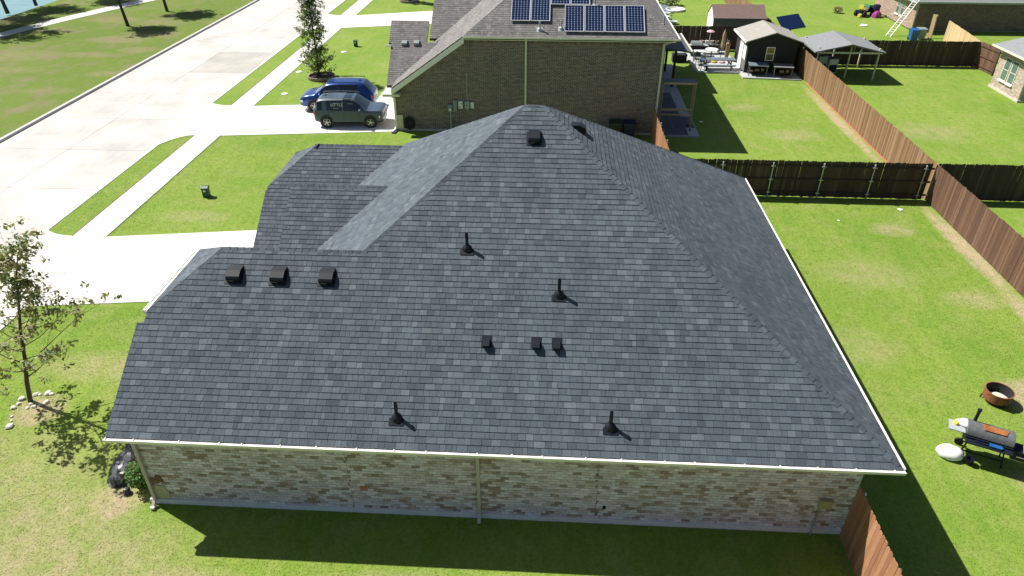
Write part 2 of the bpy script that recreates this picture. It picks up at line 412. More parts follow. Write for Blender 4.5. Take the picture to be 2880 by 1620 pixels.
def brick_wall(parent,O,u,poly,pal,wts,bw=.203,bh=.0762,joint=.011,depth=.014,nparts=0,seed=2,n=None,backing='mortar_pale',thick=.1,soldier=None,name='wall'):
    """wall plane: O + u*s + z*t, outward normal n; poly in (s,t)"""
    rnd=random.Random(seed); O=Vector(O); u=Vector(u).normalized(); z=Vector((0,0,1)); n=u.cross(z) if n is None else Vector(n)
    back=MB(); back.prism([O+u*s+z*t for s,t in poly],-n*thick); wall=back.build(name,backing,parent)
    t0=min(p[1] for p in poly); t1=max(p[1] for p in poly); s0=min(p[0] for p in poly); s1=max(p[0] for p in poly)
    mb=MB(); cand=[]; k=0
    while t0+k*bh<t1-.01:
        a=t0+k*bh+joint*.5; b=a+bh-joint; x=s0-(bw/2 if k%2 else 0)
        while x<s1:
            r=(x+joint*.5,x+bw-joint*.5,a,b); ci=rnd.choices(range(len(pal)),wts)[0]; dp=depth*rnd.uniform(.6,1.2)
            if full(poly,*r): cand.append(((O+u*r[0]+z*a-CAM).length,r,ci,dp))
            else:
                q=clip_rect(poly,*r)
                if len(q)>=3 and area(q)>.0008: brick_geo(mb,O,u,z,n,q,dp,jit(pal[ci],.1))
            x+=bw
        k+=1
    if soldier:
        sa,sb,ta,tb=soldier; x=sa
        while x<sb:
            brick_geo(mb,O,u,z,n,[(x+.006,ta),(x+.062,ta),(x+.062,tb),(x+.006,tb)],depth*1.6,jit(rnd.choice(pal),.1)); x+=.068
    cand.sort(key=lambda c:c[0]); cache={}
    for i,(d,r,ci,dp) in enumerate(cand):
        q=[(r[0],r[2]),(r[1],r[2]),(r[1],r[3]),(r[0],r[3])]
        if i>=nparts: brick_geo(mb,O,u,z,n,q,dp,jit(pal[ci],.1)); continue
        if ci not in cache:
            m2=MB(); brick_geo(m2,Vector((0,0,0)),u,z,n,[(0,0),(r[1]-r[0],0),(r[1]-r[0],r[3]-r[2]),(0,r[3]-r[2])],depth,pal[ci]); cache[ci]=m2.mesh('brick','bricks')
        inst('brick',cache[ci],wall,Matrix.Translation(O+u*r[0]+z*r[2]+n*(dp-depth)))
    stuff(mb.build('brickwork','bricks',wall)); return wall
def brick_geo(mb,O,u,z,n,q,dp,col):
    m=len(q); top=[O+u*s+z*t+n*dp for s,t in q]; bot=[O+u*s+z*t-n*.002 for s,t in q]
    mb.poly(top+bot,[tuple(range(m))]+[(i,i+m,(i+1)%m+m,(i+1)%m) for i in range(m)],col)

# ================================================================ THE GROUND
def sheet(name,mat,poly,z,thick=0,col=(1,1,1),parent=None):
    mb=MB()
    if thick: mb.prism([(x,y,z-thick) for x,y in poly],(0,0,thick),col)
    else: mb.face([(x,y,z) for x,y in poly],col)
    return mb.build(name,mat,parent)
# one ground sheet, with a hollow for the pond
mb=MB(); nx=[-400,-120,-80]+list(range(-60,60,4))+[80,150,400]; ny=[-300,-60,-20]+list(range(-8,100,4))+[130,200,500]
def gz(x,y):
    d=min(1,max(0,(-46.0-.02*(y-60)-x)/2.5)) if y>52+(-44-x)*.9 else 0
    return -.7*d
gx=np.array(sorted(set(nx+[-46,-46.8,-47.6,-48.6]))); gy=np.array(ny); idx={}
for i,x in enumerate(gx):
    for j,y in enumerate(gy): idx[i,j]=len(mb.v); mb.v.append((float(x),float(y),gz(x,y)))
for i in range(len(gx)-1):
    for j in range(len(gy)-1): mb.f.append((idx[i,j],idx[i+1,j],idx[i+1,j+1],idx[i,j+1])); mb.c.append((1,1,1))
ground=struct(mb.build('ground','grass'))
pond=struct(sheet('pond_water','water',[(-130,40),(-40,40),(-40,140),(-130,140)],-.14))
CON=(.64,.63,.60)
# road of cast slabs
road=struct(sheet('road','deck_dark',[(-23.75,-60),(-14.3,-60),(-14.3,220),(-23.75,220)],.004))
cache={}
def slab_piece(parent,name,x0,x1,y0,y1,z,col,mat='concrete_pieces',gap=.022):
    key=(round(x1-x0,3),round(y1-y0,3),col,mat,z)
    if key not in cache:
        m2=MB(); m2.box((gap/2,gap/2,-.03),(x1-x0-gap/2,y1-y0-gap/2,0),col); cache[key]=m2.mesh(name,mat)
    return inst(name,cache[key],parent,Matrix.Translation((x0,y0,z)))
yy=-12.0; k=0
while yy<110:
    for (a,b) in ((-23.75,-19.13),(-19.13,-14.3)):
        c=random.choice([(.50,.485,.455),(.48,.465,.435),(.52,.505,.47)])
        if abs(yy-40.0)<.1 and b>-15: c=(.40,.385,.35)          # the darker relaid slab
        slab_piece(road,'road_slab',a,b,yy,yy+(6.0 if abs(yy-40)<.1 else 5.2),.014,c,'road_concrete')
    yy+=6.0 if abs(yy-40)<.1 else 5.2
kerb=MB(); kerb.prism([(-23.98,-60,.0),(-23.72,-60,.0),(-23.76,-60,.15),(-23.96,-60,.16)],(0,280,0),(.50,.49,.46)); struct(kerb.build('kerb','concrete_pieces'))
gut=MB(); gut.box((-14.42,-60,-.02),(-14.24,220,.024),(.56,.55,.52)); struct(gut.build('gutter_edge','concrete_pieces'))
walk=struct(sheet('sidewalk','deck_dark',[(-12.78,-60),(-11.22,-60),(-11.22,220),(-12.78,220)],.006))
yy=-12.0
while yy<100:
    slab_piece(walk,'paving_slab',-12.78,-11.22,yy,yy+1.55,.03,random.choice([(.62,.61,.57),(.60,.59,.555),(.635,.62,.58)]),gap=.03); yy+=1.55
edge=MB(); edge.box((-12.86,-60,-.01),(-12.785,220,.012),(.13,.075,.045)); struct(edge.build('soil_edge','concrete_pieces'))
def arc(cx,cy,r,a0,a1,n=8): return [(cx+r*math.cos(R(a0+(a1-a0)*i/n)),cy+r*math.sin(R(a0+(a1-a0)*i/n))) for i in range(n+1)]
def driveway(y0,y1,ya,yb,xe,fl0,fl1,joints):
    # apron with flared corners between kerb and sidewalk, then slabs up to the garage
    ap=[(-12.78,y0),(-12.78,y1)]+[(-12.78-1.57*t,y1+fl1*t**2.2) for t in (.25,.5,.7,.85,1)]+[(-14.35,y0-fl0)]+[(-12.78-1.57*t,y0-fl0*t**2.2) for t in (.85,.7,.5,.25)]
    d=struct(sheet('driveway','concrete_pieces',ap,.026,.05,CON))
    xs=[-11.22]+joints+[xe]; 
    for i in range(len(xs)-1):
        a,b=xs[i],xs[i+1]; f=lambda x,p,q:p+(q-p)*(x+11.22)/(xe+11.22)
        lo_a,lo_b,hi_a,hi_b=f(a,y0,ya),f(b,y0,ya),f(a,y1,yb),f(b,y1,yb); ma,mb_=(lo_a+hi_a)/2,(lo_b+hi_b)/2
        for (p,q,r_,s_) in ((lo_a,lo_b,mb_-.008,ma-.008),(ma+.008,mb_+.008,hi_b,hi_a)):
            m2=MB(); m2.prism([(a+.008,p,-.02),(b-.008,q,-.02),(b-.008,r_,-.02),(a+.008,s_,-.02)],(0,0,.048),jit(CON,.025)); m2.build('driveway_slab','concrete_pieces',d)
    return d
driveway(8.82,14.35,10.0,15.75,-1.9,1.2,.55,[-8.1,-5.0])
driveway(27.0,32.5,28.28,33.9,-.75,1.9,.5,[-8.9,-6.3,-3.55])
driveway(55.15,60.6,57.6,63.9,-1.5,1.6,.6,[-8,-4.8])
wk=MB(); wk.prism([(-3.25,33.3,-.02),(-.6,33.3,-.02),(-.6,44,-.02),(-3.2,38.4,-.02)],(0,0,.04),(.46,.46,.45)); struct(wk.build('front_path','concrete_pieces'))
path=[((-44.6,44),(-43.2,43.2)),((-42.3,51.4),(-40.95,49.9)),((-41.4,54.6),(-40.2,53.1)),((-40.3,58.3),(-38.6,58.0)),((-38.0,65.0),(-36.6,63.6)),((-35.6,72),(-33.6,71.6)),((-31,90),(-29,90))]
mb=MB()
for (a,b),(c,d) in zip(path,path[1:]): mb.prism([(*a,-.02),(*b,-.02),(*d,-.02),(*c,-.02)],(0,0,.04),(.58,.56,.51))
struct(mb.build('park_path','concrete_pieces'))

# ================================================================ MAIN HOUSE
PT=.6503; HE=2.85
H=thing('brick_house','low pale brick house under a broad charcoal shingle roof, filling the middle','house',(7.5,8,0))
zN=lambda x,y:HE+PT*(y+.42); zR=lambda x,y:HE+PT*(17.08-x); zL=lambda x,y:8.455-PT*(7.89-x)
zF=lambda x,y:8.455-.713*(y-8.2); zG=lambda x,y:5.724-PT*(y-4.0); zJ=lambda x,y:4.66+.65*(x+1.84)
z2=lambda x,y:5.38-PT*(12.48-y); z2b=lambda x,y:5.38-PT*(y-12.48); z2j=lambda x,y:4.30+.69*(x+1.69)
z3=lambda x,y:5.56-PT*(8.5-y); z3b=lambda x,y:5.56-PT*(y-8.5)
pN=[(-2.02,-.42),(17.08,-.42),(8.46,8.2),(7.89,8.2),(3.69,4.0),(-.2,4.0),(-1.84,2.4),(-1.84,2.1),(-2.02,2.1)]
pR=[(17.08,-.42),(17.08,16.0),(8.46,8.2)]
pL=[(7.89,8.2),(3.69,4.0),(1.1,6.55),(1.1,10.3),(3.2,12.6)]
pF=[(8.46,8.2),(17.08,16.0),(-1.2,16.0),(3.2,12.6),(7.89,8.2)]
pG=[(-.2,4.0),(3.69,4.0),(-.7,8.42),(-2.02,8.42),(-2.02,5.9),(-1.84,5.9),(-1.84,5.6)]
pJ=[(-1.84,2.4),(-.2,4.0),(-1.84,5.6)]
p2=[(-1.73,8.6),(1.0,8.6),(3.3,12.48),(-.12,12.48),(-1.69,10.9),(-1.69,10.75),(-1.73,10.75)]
p2b=[(-.12,12.48),(3.3,12.48),(-.3,16.1),(-1.73,16.1),(-1.73,14.2),(-1.69,14.05)]
p2j=[(-1.69,10.9),(-.12,12.48),(-1.69,14.05)]
p3=[(.2,6.53),(1.5,6.53),(3.6,8.5),(.2,8.5)]; p3b=[(.2,8.5),(3.6,8.5),(1.6,10.45),(.2,10.45)]
roof=deck([(pN,zN),(pR,zR),(pL,zL),(pF,zF),(pG,zG),(pJ,zJ),(p2,z2),(p2b,z2b),(p2j,z2j),(p3,z3),(p3b,z3b)],'roof','deck_dark',H)
roof['label']='charcoal shingle hip roof with two clipped gables'
D=SH_DARK
planes=[shingle_plane(pN,zN,(0,1),D,seed=11),shingle_plane(pR,zR,(-1,0),D,seed=12),shingle_plane(pL,zL,(1,0),D,seed=13),shingle_plane(pF,zF,(0,-1),D,seed=14),
 shingle_plane(pG,zG,(0,-1),D,seed=15),shingle_plane(pJ,zJ,(1,0),D,seed=16),shingle_plane(p2,z2,(0,1),D,seed=17),shingle_plane(p2b,z2b,(0,-1),D,seed=18),
 shingle_plane(p2j,z2j,(1,0),D,seed=19),shingle_plane(p3,z3,(0,1),D,seed=20),shingle_plane(p3b,z3b,(0,-1),D,seed=21)]
lay_shingles(roof,planes,300,0)
nN,nR,nL,nF,nG=[Vector(v).normalized() for v in ((0,-PT,1),(PT,0,1),(-PT,0,1),(0,.713,1),(0,PT,1))]
pk1,pk2=(7.89,8.2,8.455),(8.46,8.2,8.455)
caps(roof,(17.0,-.34,2.90),pk2,nR,nN,D,seed=31); caps(roof,(17.0,15.93,2.90),pk2,nF,nR,D,seed=32)
caps(roof,(3.69,4.0,5.724),pk1,nN,nL,D,seed=33); caps(roof,(3.2,12.6,5.40),pk1,nL,nF,D,seed=34)
caps(roof,pk1,pk2,nN,nF,D,seed=35); caps(roof,(3.80,4.0,5.724),(-.25,4.0,5.724),nN,nG,D,seed=36)
caps(roof,(-1.8,2.44,4.69),(-.2,4.0,5.724),nN,nL,D,seed=37); caps(roof,(-1.8,5.56,4.69),(-.2,4.0,5.724),nL,nG,D,seed=38)
caps(roof,(3.25,12.48,5.38),(-.15,12.48,5.38),nN,nG,D,seed=39); caps(roof,(-1.65,10.94,4.33),(-.12,12.48,5.38),nN,nL,D,seed=40)
caps(roof,(-1.65,14.0,4.33),(-.12,12.48,5.38),nL,nG,D,seed=43)
caps(roof,(3.55,8.5,5.56),(.1,8.5,5.56),nN,nG,D,seed=41)
# walls
PALE=[(.64,.575,.60),(.59,.52,.54),(.68,.62,.655),(.52,.45,.455),(.37,.28,.235),(.31,.225,.185),(.44,.35,.31),(.55,.475,.475)]
PW=[10,9,9,7,3,3,4,7]
brick_wall(H,(-1.80,0,.16),(1,0,0),[(0,0),(18.32,0),(18.32,2.56),(0,2.56)],PALE,PW,bw=.215,bh=.094,nparts=300,seed=51,n=(0,-1,0))
def gab(y0,y1,zr,ys): return [(0,0),(y1-y0,0),(y1-y0,2.56)]+[(yy_-y0,zz_-.16) for yy_,zz_ in ys]+[(0,2.56)]
brick_wall(H,(-1.75,8.0,.16),(0,-1,0),[(0,0),(7.9,0),(7.9,2.56),(5.55,4.2),(2.45,4.2),(0,2.56)],PALE,PW,seed=52,n=(-1,0,0))
brick_wall(H,(16.52,.11,.16),(0,1,0),[(0,0),(15.4,0),(15.4,2.56),(0,2.56)],PALE,PW,seed=53,n=(1,0,0))
core=MB(); core.box((-1.4,.2,0),(16.3,8,2.7)); core.box((-1.3,8.9,0),(16.3,15.5,2.7)); core.box((.6,6.9,0),(5,10.1,4.2)); core.build('inner_wall','mortar_pale',H)
gw=MB(); gw.prism([(.45,6.7,2.5),(.45,10.3,2.5),(.45,10.3,4.1),(.45,8.5,5.33),(.45,6.7,4.1)],(1.6,0,0)); gw.prism([(-1.45,9,0),(-1.45,15.9,0),(-1.45,15.9,2.7),(-1.45,14.1,4.0),(-1.45,10.9,4.0),(-1.45,9,2.7)],(1.2,0,0)); gw.build('gable_wall','mortar_pale',H)
slab=MB(); slab.box((-1.86,-.06,-.1),(16.58,15.6,.165),(.66,.66,.66)); slab.build('foundation','concrete_pieces',H)
# soffits and fascia
so=MB(); so.box((-1.95,-.36,2.70),(16.98,-.005,2.73)); so.box((16.53,-.36,2.702),(17.0,15.9,2.732)); so.box((-1.95,-.40,2.70),(17.04,-.365,2.80)); so.box((17.005,-.4,2.70),(17.035,15.9,2.80))
so.build('soffit','trim_cream',H)
ra=MB()
for (x,ya,yb,zf) in ((-2.0,-.40,2.1,zN),(-2.0,8.4,5.9,zG),(-1.71,8.62,10.75,z2),(-1.71,16.1,14.2,z2b),(.22,6.55,8.5,z3),(.22,10.45,8.5,z3b)):
    za,zb=zf(x,ya)-.16,zf(x,yb)-.16
    ra.prism([(x,ya,za-.13),(x,yb,zb-.13),(x,yb,zb),(x,ya,za)],(.03,0,0))
ra.build('rake_board','trim_cream',H)
fa=MB(); fa.box((.25,6.54,4.02),(2.0,6.60,4.22)); fa.build('fascia','grey_paint',H)
def gutter(parent,p,q,out,label=None,hang=.9,mat='gutter_white'):
    p,q,out=Vector(p),Vector(q),Vector(out); z=Vector((0,0,1)); mb=MB(); d=q-p
    prof=[(0,0),(0,-.11),(.10,-.11),(.128,-.035),(.128,.0),(.112,.0),(.112,-.012),(.108,-.022),(.012,-.022),(.012,0)]
    mb.prism([p+out*a+z*b for a,b in prof],d); g=mb.build('gutter',mat,parent)
    if label: g['label']=label
    n=int(d.length/hang); dn=d.normalized()
    for k in range(n+1):
        t=min(d.length-.03,max(.02,k*hang+(random.uniform(-.18,.18) if 0<k<n else 0))); m2=MB(); o=p+dn*t
        m2.obox(o+out*.005-z*.012,dn*.028,out*.115,z*.014); m2.build('gutter_hanger',mat,g)
    return g
gutter(H,(-2.03,-.40,2.855),(17.13,-.40,2.855),(0,-1,0))
gutter(H,(17.04,-.39,2.852),(17.04,16.0,2.852),(1,0,0),hang=2.2)
gutter(H,(-1.87,2.42,4.66),(-1.87,5.58,4.66),(-1,0,0),hang=.75)
def downspout(parent,pts,wd=.085,dp=.07,mat='downspout_sage',cx=(1,0,0)):
    mb=MB(); cx=Vector(cx)
    for a,b in zip(pts,pts[1:]):
        a,b=Vector(a),Vector(b); d=(b-a).normalized(); cy=d.cross(cx).normalized()
        mb.obox(a-cx*wd/2-cy*dp/2-d*.02,cx*wd,cy*dp,(b-a)+d*.04)
    return mb.build('downspout',mat,parent)
downspout(H,[(-1.62,-.46,2.76),(-1.66,-.07,2.55),(-1.70,-.07,.22),(-1.72,-.22,.07)])
downspout(H,[(7.10,-.46,2.76),(7.10,-.07,2.55),(7.10,-.07,.2),(7.10,-.26,.06)])
downspout(H,[(17.08,.32,2.76),(16.60,.32,2.5),(16.60,.32,.2)],cx=(0,1,0))
lt=MB(); lt.obox((-1.76,-.30,.03),(.10,0,0),(0,.16,0),(0,0,.07)); lt.build('downspout_foot','gutter_white',H)
# weathered vertical joints, small wall things, flagstones at the corner
for jx in (3.73,10.13):
    m2=MB(); m2.box((jx-.004,-.019,.17),(jx+.004,-.004,2.70)); m2.build('movement_joint','ring_brick',H)
ch=MB()
for jx in (3.73,10.13):
    for k in range(34):
        if random.random()<.4:
            s=random.choice((-1,1)); wd=random.uniform(.03,.07); ch.box((jx+s*.007,-.020,.17+k*.0762+.006),(jx+s*(.007+wd),-.012,.17+k*.0762+.070),jit((.27,.19,.15),.2))
stuff(ch.build('joint_bricks','bricks',H))
v=MB(); v.box((3.98,-.022,.84),(4.17,-.003,1.0)); v.build('wall_vent','terracotta',H)
for k in range(6):
    pass
v=MB(); v.lathe([(.0,-.05),(.045,-.05),(.045,0)],(10.35,-.012,0.61),12,'y'); v.build('hose_bib','black_metal',H)
wp=MB()
for k in range(24): wp.box((-.4+k*.76,-.018,.18),(-.388+k*.76,-.004,.24))
stuff(wp.build('weep_holes','black_matte',H))
FL=[([(-1.79,.17),(-1.30,.17),(-1.26,.42),(-1.34,.66),(-1.62,.70),(-1.79,.64)],(.42,.37,.25)),([(-1.79,.68),(-1.60,.73),(-1.44,.78),(-1.55,.98),(-1.79,.96)],(.21,.12,.06)),([(-1.52,.99),(-1.42,.82),(-1.30,.84),(-1.36,1.06),(-1.5,1.05)],(.17,.09,.05)),([(-1.40,.75),(-1.32,.70),(-1.27,.78),(-1.30,.81)],(.30,.25,.17))]
for q,c in FL:
    m2=MB(); m2.prism([(x,-.004,z) for x,z in q],(0,-.026,0),c); m2.build('flagstone','bricks',H)
jb=MB(); jb.box((15.68,-.13,1.03),(15.98,-.02,1.29)); jb.box((15.66,-.14,1.29),(16.00,-.01,1.302)); o=jb.build('wall_light_box','amber_pane',H); o.name='cable_box'
M['cable_tan']=plain('cable_tan',(.36,.33,.17),.6,.1).m; o.data.materials[0]=M['cable_tan']
jb=MB(); jb.tube([(15.76,-.07,1.05),(15.72,-.07,.3),(15.70,-.14,.02)],.022,8); jb.build('conduit','galvanised',H)

# roof fittings
def pipe_vent(x,y,zf,h=.48,sl=PT,label=None):
    z=zf(x,y); g=Vector((0,1,sl)).normalized(); n=Vector((0,-sl,1)).normalized()
    fl=MB(); fl.obox(Vector((x-.18,y-.17,zf(x,y-.17)))+n*.024,(.36,0,0),g*.18,n*.012); f=fl.build('pipe_flashing','black_metal',H)
    b=MB(); b.lathe([(.145,-.05),(.135,.03),(.10,.085),(.06,.12),(.055,.13)],(x,y,z+.0),16); b.build('pipe_boot','black_metal',f,35)
    p=MB(); p.lathe([(.045,.05),(.045,h),(.036,h),(.036,h-.06)],(x,y,z),14); p.build('vent_pipe','black_metal',f,35)
    if label: f['label']=label
for x,y in ((6.51,4.15),(9.02,3.08),(5.12,.22),(10.32,.20)): pipe_vent(x,y,zN)
def box_vent(x,y,w=.37,l=.41,h=.17,frame=None):
    # slant-back exhaust vent; frame = (origin fn, along, up, normal)
    u,v,n,o=frame
    P=lambda a,b,c:o+u*a+v*b+n*c
    fl=MB(); fl.obox(P(-w/2-.05,-.16,.026),u*(w+.10),v*(l+.1),n*.008); f=fl.build('vent_flange','black_metal',H)
    m=MB(); pr=[(-.08,.03),(-.08,.07),(-.06,h-.03),(.0,h),(l*.45,h*.96),(l,.03)]
    m.prism([P(-w/2,a,b) for a,b in pr],u*w); m.build('vent_hood','black_metal',f)
    lp=MB(); lp.obox(P(-w/2+.03,-.085,.03),u*(w*.45),v*.012,n*.035); lp.build('vent_louvre','galvanised',f)
u0,v0,n0=Vector((1,0,0)),Vector((0,1,PT)).normalized(),nN
for x,y in ((.30,3.22),(1.50,3.22),(2.82,3.22)): box_vent(x,y,frame=(u0,v0,n0,Vector((x,y,zN(x,y)))))
box_vent(8.21,7.1,.34,.38,.17,frame=(u0,v0,n0,Vector((8.21,7.12,zN(8.2,7.12)))))
uR,vR=Vector((0,1,0)),Vector((-1,0,PT)).normalized(); box_vent(0,0,.34,.40,.18,frame=(uR,vR,nR,Vector((9.62,8.15,zR(9.62,8)))))
for x,y in ((7.20,1.84),(8.47,1.84),(8.99,1.84)):
    o=Vector((x,y,zN(x,y))); m=MB()
    pr=[(-.05,.03),(-.08,.12),(-.06,.155),(.08,.15),(.2,.02)]
    m.prism([o-u0*.085+v0*a+n0*b for a,b in pr],u0*.17); q=m.build('exhaust_hood','black_metal',H)
    m=MB(); m.obox(o-u0*.13-v0*.06+n0*.02,u0*.26,v0*.32,n0*.01); m.build('vent_flange','black_metal',q)

# ================================================================ NEIGHBOUR HOUSE WITH SOLAR PANELS
B=thing('brick_house','tall dark brown brick house with solar panels on a brown roof, behind the charcoal roof','house',(7.5,36,0))
BN=lambda x,y:5.74+PT*(y-28.2); BR=lambda x,y:5.74+PT*(15.7-x); BL=lambda x,y:5.74-.69*(3.65-x)
BA=lambda x,y:2.44+PT*(y-29.63); BB=lambda x,y:5.7+PT*(y-37.12)
qN=[(3.65,28.2),(15.7,28.2),(9.65,34.25),(9.45,34.25)]; qR=[(15.7,28.2),(15.7,47),(9.65,41),(9.65,34.25)]
qL=[(-.76,28.2),(3.65,28.2),(9.45,34.25),(9.65,41),(9.65,47),(3.4,47),(.75,40),(.75,34),(-.9,32.5)]
qA=[(-1.35,29.63),(-.3,29.63),(2.6,32.5),(.78,32.5),(.78,34.0),(-1.66,34.0),(-1.62,32.45),(-1.45,32.45)]
qB=[(.62,34.6),(1.6,34.6),(4.9,38.2),(4.9,41),(.62,41)]
r2=deck([(qN,BN),(qR,BR),(qL,BL),(qA,BA),(qB,BB)],'roof','deck_brown',B)
W_=SH_BROWN
pls=[shingle_plane(qN,BN,(0,1),W_,seed=61),shingle_plane(qR,BR,(-1,0),W_,seed=62),shingle_plane(qL,BL,(1,0),W_,seed=63),shingle_plane(qA,BA,(0,1),W_,seed=64),shingle_plane(qB,BB,(0,1),W_,seed=65)]
lay_shingles(r2,pls,300,0)
caps(r2,(3.75,28.3,5.79),(9.45,34.25,9.67),nN,nL,W_,seed=66); caps(r2,(15.6,28.3,5.80),(9.65,34.25,9.67),nR,nN,W_,seed=67)
DARKB=[(0.1746, 0.1288, 0.1109), (0.1339, 0.1012, 0.0936), (0.2153, 0.1667, 0.1417), (0.1071, 0.092, 0.0961), (0.1513, 0.115, 0.1158), (0.1804, 0.1495, 0.117)]
brick_wall(B,(-.75,28.6,.12),(1,0,0),[(0,0),(15.85,0),(15.85,5.46),(4.25,5.46),(0,2.40)],DARKB,[5,5,4,4,4,3],bw=.25,bh=.078,joint=.019,nparts=300,seed=71,n=(0,-1,0),backing='mortar_tan',soldier=(4.4,15.84,5.16,5.40))
brick_wall(B,(15.1,28.71,.12),(0,1,0),[(0,0),(17,0),(17,5.46),(0,5.46)],DARKB,[5,5,4,4,4,3],bw=.25,bh=.078,joint=.019,seed=72,n=(1,0,0),backing='mortar_tan')
co=MB(); co.box((3.8,28.9,0),(14.9,45.5,5.3)); co.box((-.5,28.9,0),(5,33.6,2.2)); co.build('inner_wall','mortar_tan',B)
fd=MB(); fd.box((-.80,28.54,-.1),(15.16,45.6,.125),(.44,.44,.43)); fd.build('foundation','concrete_pieces',B)
tr=MB(); tr.prism([(-.78,28.16,2.30),(-.78,28.16,2.62),(3.66,28.16,5.68),(3.66,28.16,5.36)],(0,.05,0)); tr.prism([(-.7,28.22,2.36),(3.66,28.22,5.40),(3.66,28.58,5.40),(-.7,28.58,2.36)],(0,0,.03)); tr.build('rake_board','trim_white',B)
so=MB(); so.box((3.6,28.22,5.52),(15.6,28.58,5.56)); so.box((15.12,28.3,5.521),(15.62,46,5.561)); so.build('soffit','trim_cream',B)
bx=MB(); bx.box((-1.30,28.12,2.22),(-.28,28.60,2.36)); bx.build('eave_return','trim_cream',B)
gutter(B,(3.62,28.22,5.745),(15.82,28.22,5.745),(0,-1,0),hang=40); gutter(B,(15.68,28.2,5.742),(15.68,46.6,5.742),(1,0,0),hang=40)
gutter(B,(-1.72,32.2,4.22),(-1.42,32.2,4.22),(0,-1,0),hang=40)
downspout(B,[(7.18,28.16,5.66),(7.18,28.52,5.5),(7.18,28.52,.15)],.11,.08,'trim_cream')
downspout(B,[(15.55,28.16,5.66),(14.98,28.52,5.35),(14.96,28.52,.3)],.11,.08,'trim_cream')
downspout(B,[(-.70,28.16,2.2),(-.70,28.52,2.05),(-.72,28.52,.15)],.12,.09,'gutter_white')
m2=MB(); m2.prism([(-.95,27.95,.03),(-.72,27.9,.03),(-.62,28.5,.05),(-.82,28.5,.05)],(0,0,.03)); m2.build('splash_block','black_plastic',B)
m2=MB(); m2.box((-.76,28.50,.13),(-.28,28.59,.98)); m2.build('corner_stone','stucco',B)
for x,y in ((-.6,32.3),(.16,32.32)):
    o=Vector((x,y,BA(x,y))); m=MB(); pr=[(-.06,.03),(-.06,.09),(0,.17),(.17,.17),(.38,.03)]
    m.prism([o-u0*.17+v0*a+n0*b for a,b in pr],u0*.34); m.build('roof_vent','meter_grey',B)
for x,y,h in ((7.94,28.62,.5),(9.16,28.70,.5),(11.05,30.14,.5)):
    z=BN(x,y); m=MB(); m.lathe([(.13,0),(.10,.1),(.05,.15),(.05,h),(.04,h)],(x,y,z),12); q=m.build('vent_pipe','steel_grey',B)
    m=MB(); m.obox(Vector((x-.17,y-.15,BN(x,y-.15)))+n0*.02,u0*.34,v0*.36,n0*.012); m.build('pipe_flashing','steel_grey',q)
z=BR(14.94,29.18); m=MB(); m.lathe([(.1,0),(.05,.12),(.05,.5)],(14.94,29.3,z),12); m.build('vent_pipe','steel_grey',B)
# porch roof and posts on the garden side
pr=MB(); pr.prism([(15.2,37.9,2.92),(18.45,37.9,2.5),(18.45,43.2,2.5),(15.2,43.2,2.92)],(0,0,.10)); pr.build('porch_roof','porch_slate',B)
pr=MB(); pr.box((18.40,37.88,2.46),(18.50,43.22,2.64)); pr.build('porch_trim','trim_cream',B)
for y in (38.1,42.0): m=MB(); m.box((17.28,y-.08,0),(17.44,y+.08,2.62)); m.build('porch_post','post_dark',B)
m=MB(); m.box((15.14,38.4,.3),(15.3,39.3,1.6)); m.build('shutter','shed_dark',B)
struct(sheet('patio','slab',[(15.16,28.3),(17.68,28.28),(17.72,38.6),(18.2,44),(15.16,44)],.10,.16))
pt=MB()
for (x0,x1,y0,y1) in ((15.2,17.04,28.4,29.6),(15.2,16.3,29.66,31.7),(16.34,17.62,29.66,31.7),(15.2,17.04,31.74,34.0),(15.2,17.04,34.04,36.6)):
    m=MB(); m.box((x0,y0,.101),(x1,y1,.116)); tag(m.build('floor_mat','mat_dark'),{28.4:'dark rubber mat at the near end of the blue-shaded patio',31.74:'dark mat in the middle of the patio behind the scaffold',34.04:'farthest dark mat, beside the porch post'}.get(y0,'dark mat under the left of the scaffold' if x0<16 else 'dark mat under the right of the scaffold'),'mat','rubber mats on the patio')

# solar panels
def solar(x,y,label):
    t=thing('solar_panel',label,'solar panel',(x,y,BN(x,y)),0,'solar panels on the brown roof')
    o=Vector((0,0,0))+n0*.10; u,v,n=u0,v0,n0; w,h=1.10,1.98
    m=MB(); m.obox(o,u*w,v*.035,n*.045); m.obox(o+v*(h-.035),u*w,v*.035,n*.045); m.obox(o+v*.035,u*.035,v*(h-.07),n*.045); m.obox(o+v*.035+u*(w-.035),u*.035,v*(h-.07),n*.045); m.build('frame','solar_frame',t,rel=True)
    m=MB(); m.obox(o+u*.035+v*.035,u*(w-.07),v*(h-.07),n*.030); m.build('backsheet','solar_back',t,rel=True)
    m=MB(); nx_,ny_=6,11; cw,chh=(w-.09)/nx_,(h-.09)/ny_
    for i in range(nx_):
        for j in range(ny_):
            a=o+u*(.045+i*cw+.0045)+v*(.045+j*chh+.0045)+n*.033; e=.024; W2,H2=cw-.009,chh-.009
            m.face([a+u*e,a+u*(W2-e),a+u*W2+v*e,a+u*W2+v*(H2-e),a+u*(W2-e)+v*H2,a+u*e+v*H2,a+v*(H2-e),a+v*e])
    stuff(m.build('solar_cells','solar_cell',t,rel=True))
    m=MB()
    for s in (.25,.85):
        for q in (.3,1.6): m.obox(o+u*s+v*q-n*.10,u*.04,v*.06,n*.10)
    m.build('mounting_feet','steel_grey',t,rel=True)
for k in range(4): solar(9.34+k*1.13,28.47,['leftmost solar panel of the lower row of four','second solar panel from the left in the lower row of four','third solar panel from the left in the lower row of four','rightmost solar panel of the lower row of four, nearest the roof corner'][k])
for k in range(2): solar(6.28+k*1.13,29.10,['left solar panel of the separate pair near the left hip','right solar panel of the separate pair near the left hip'][k])
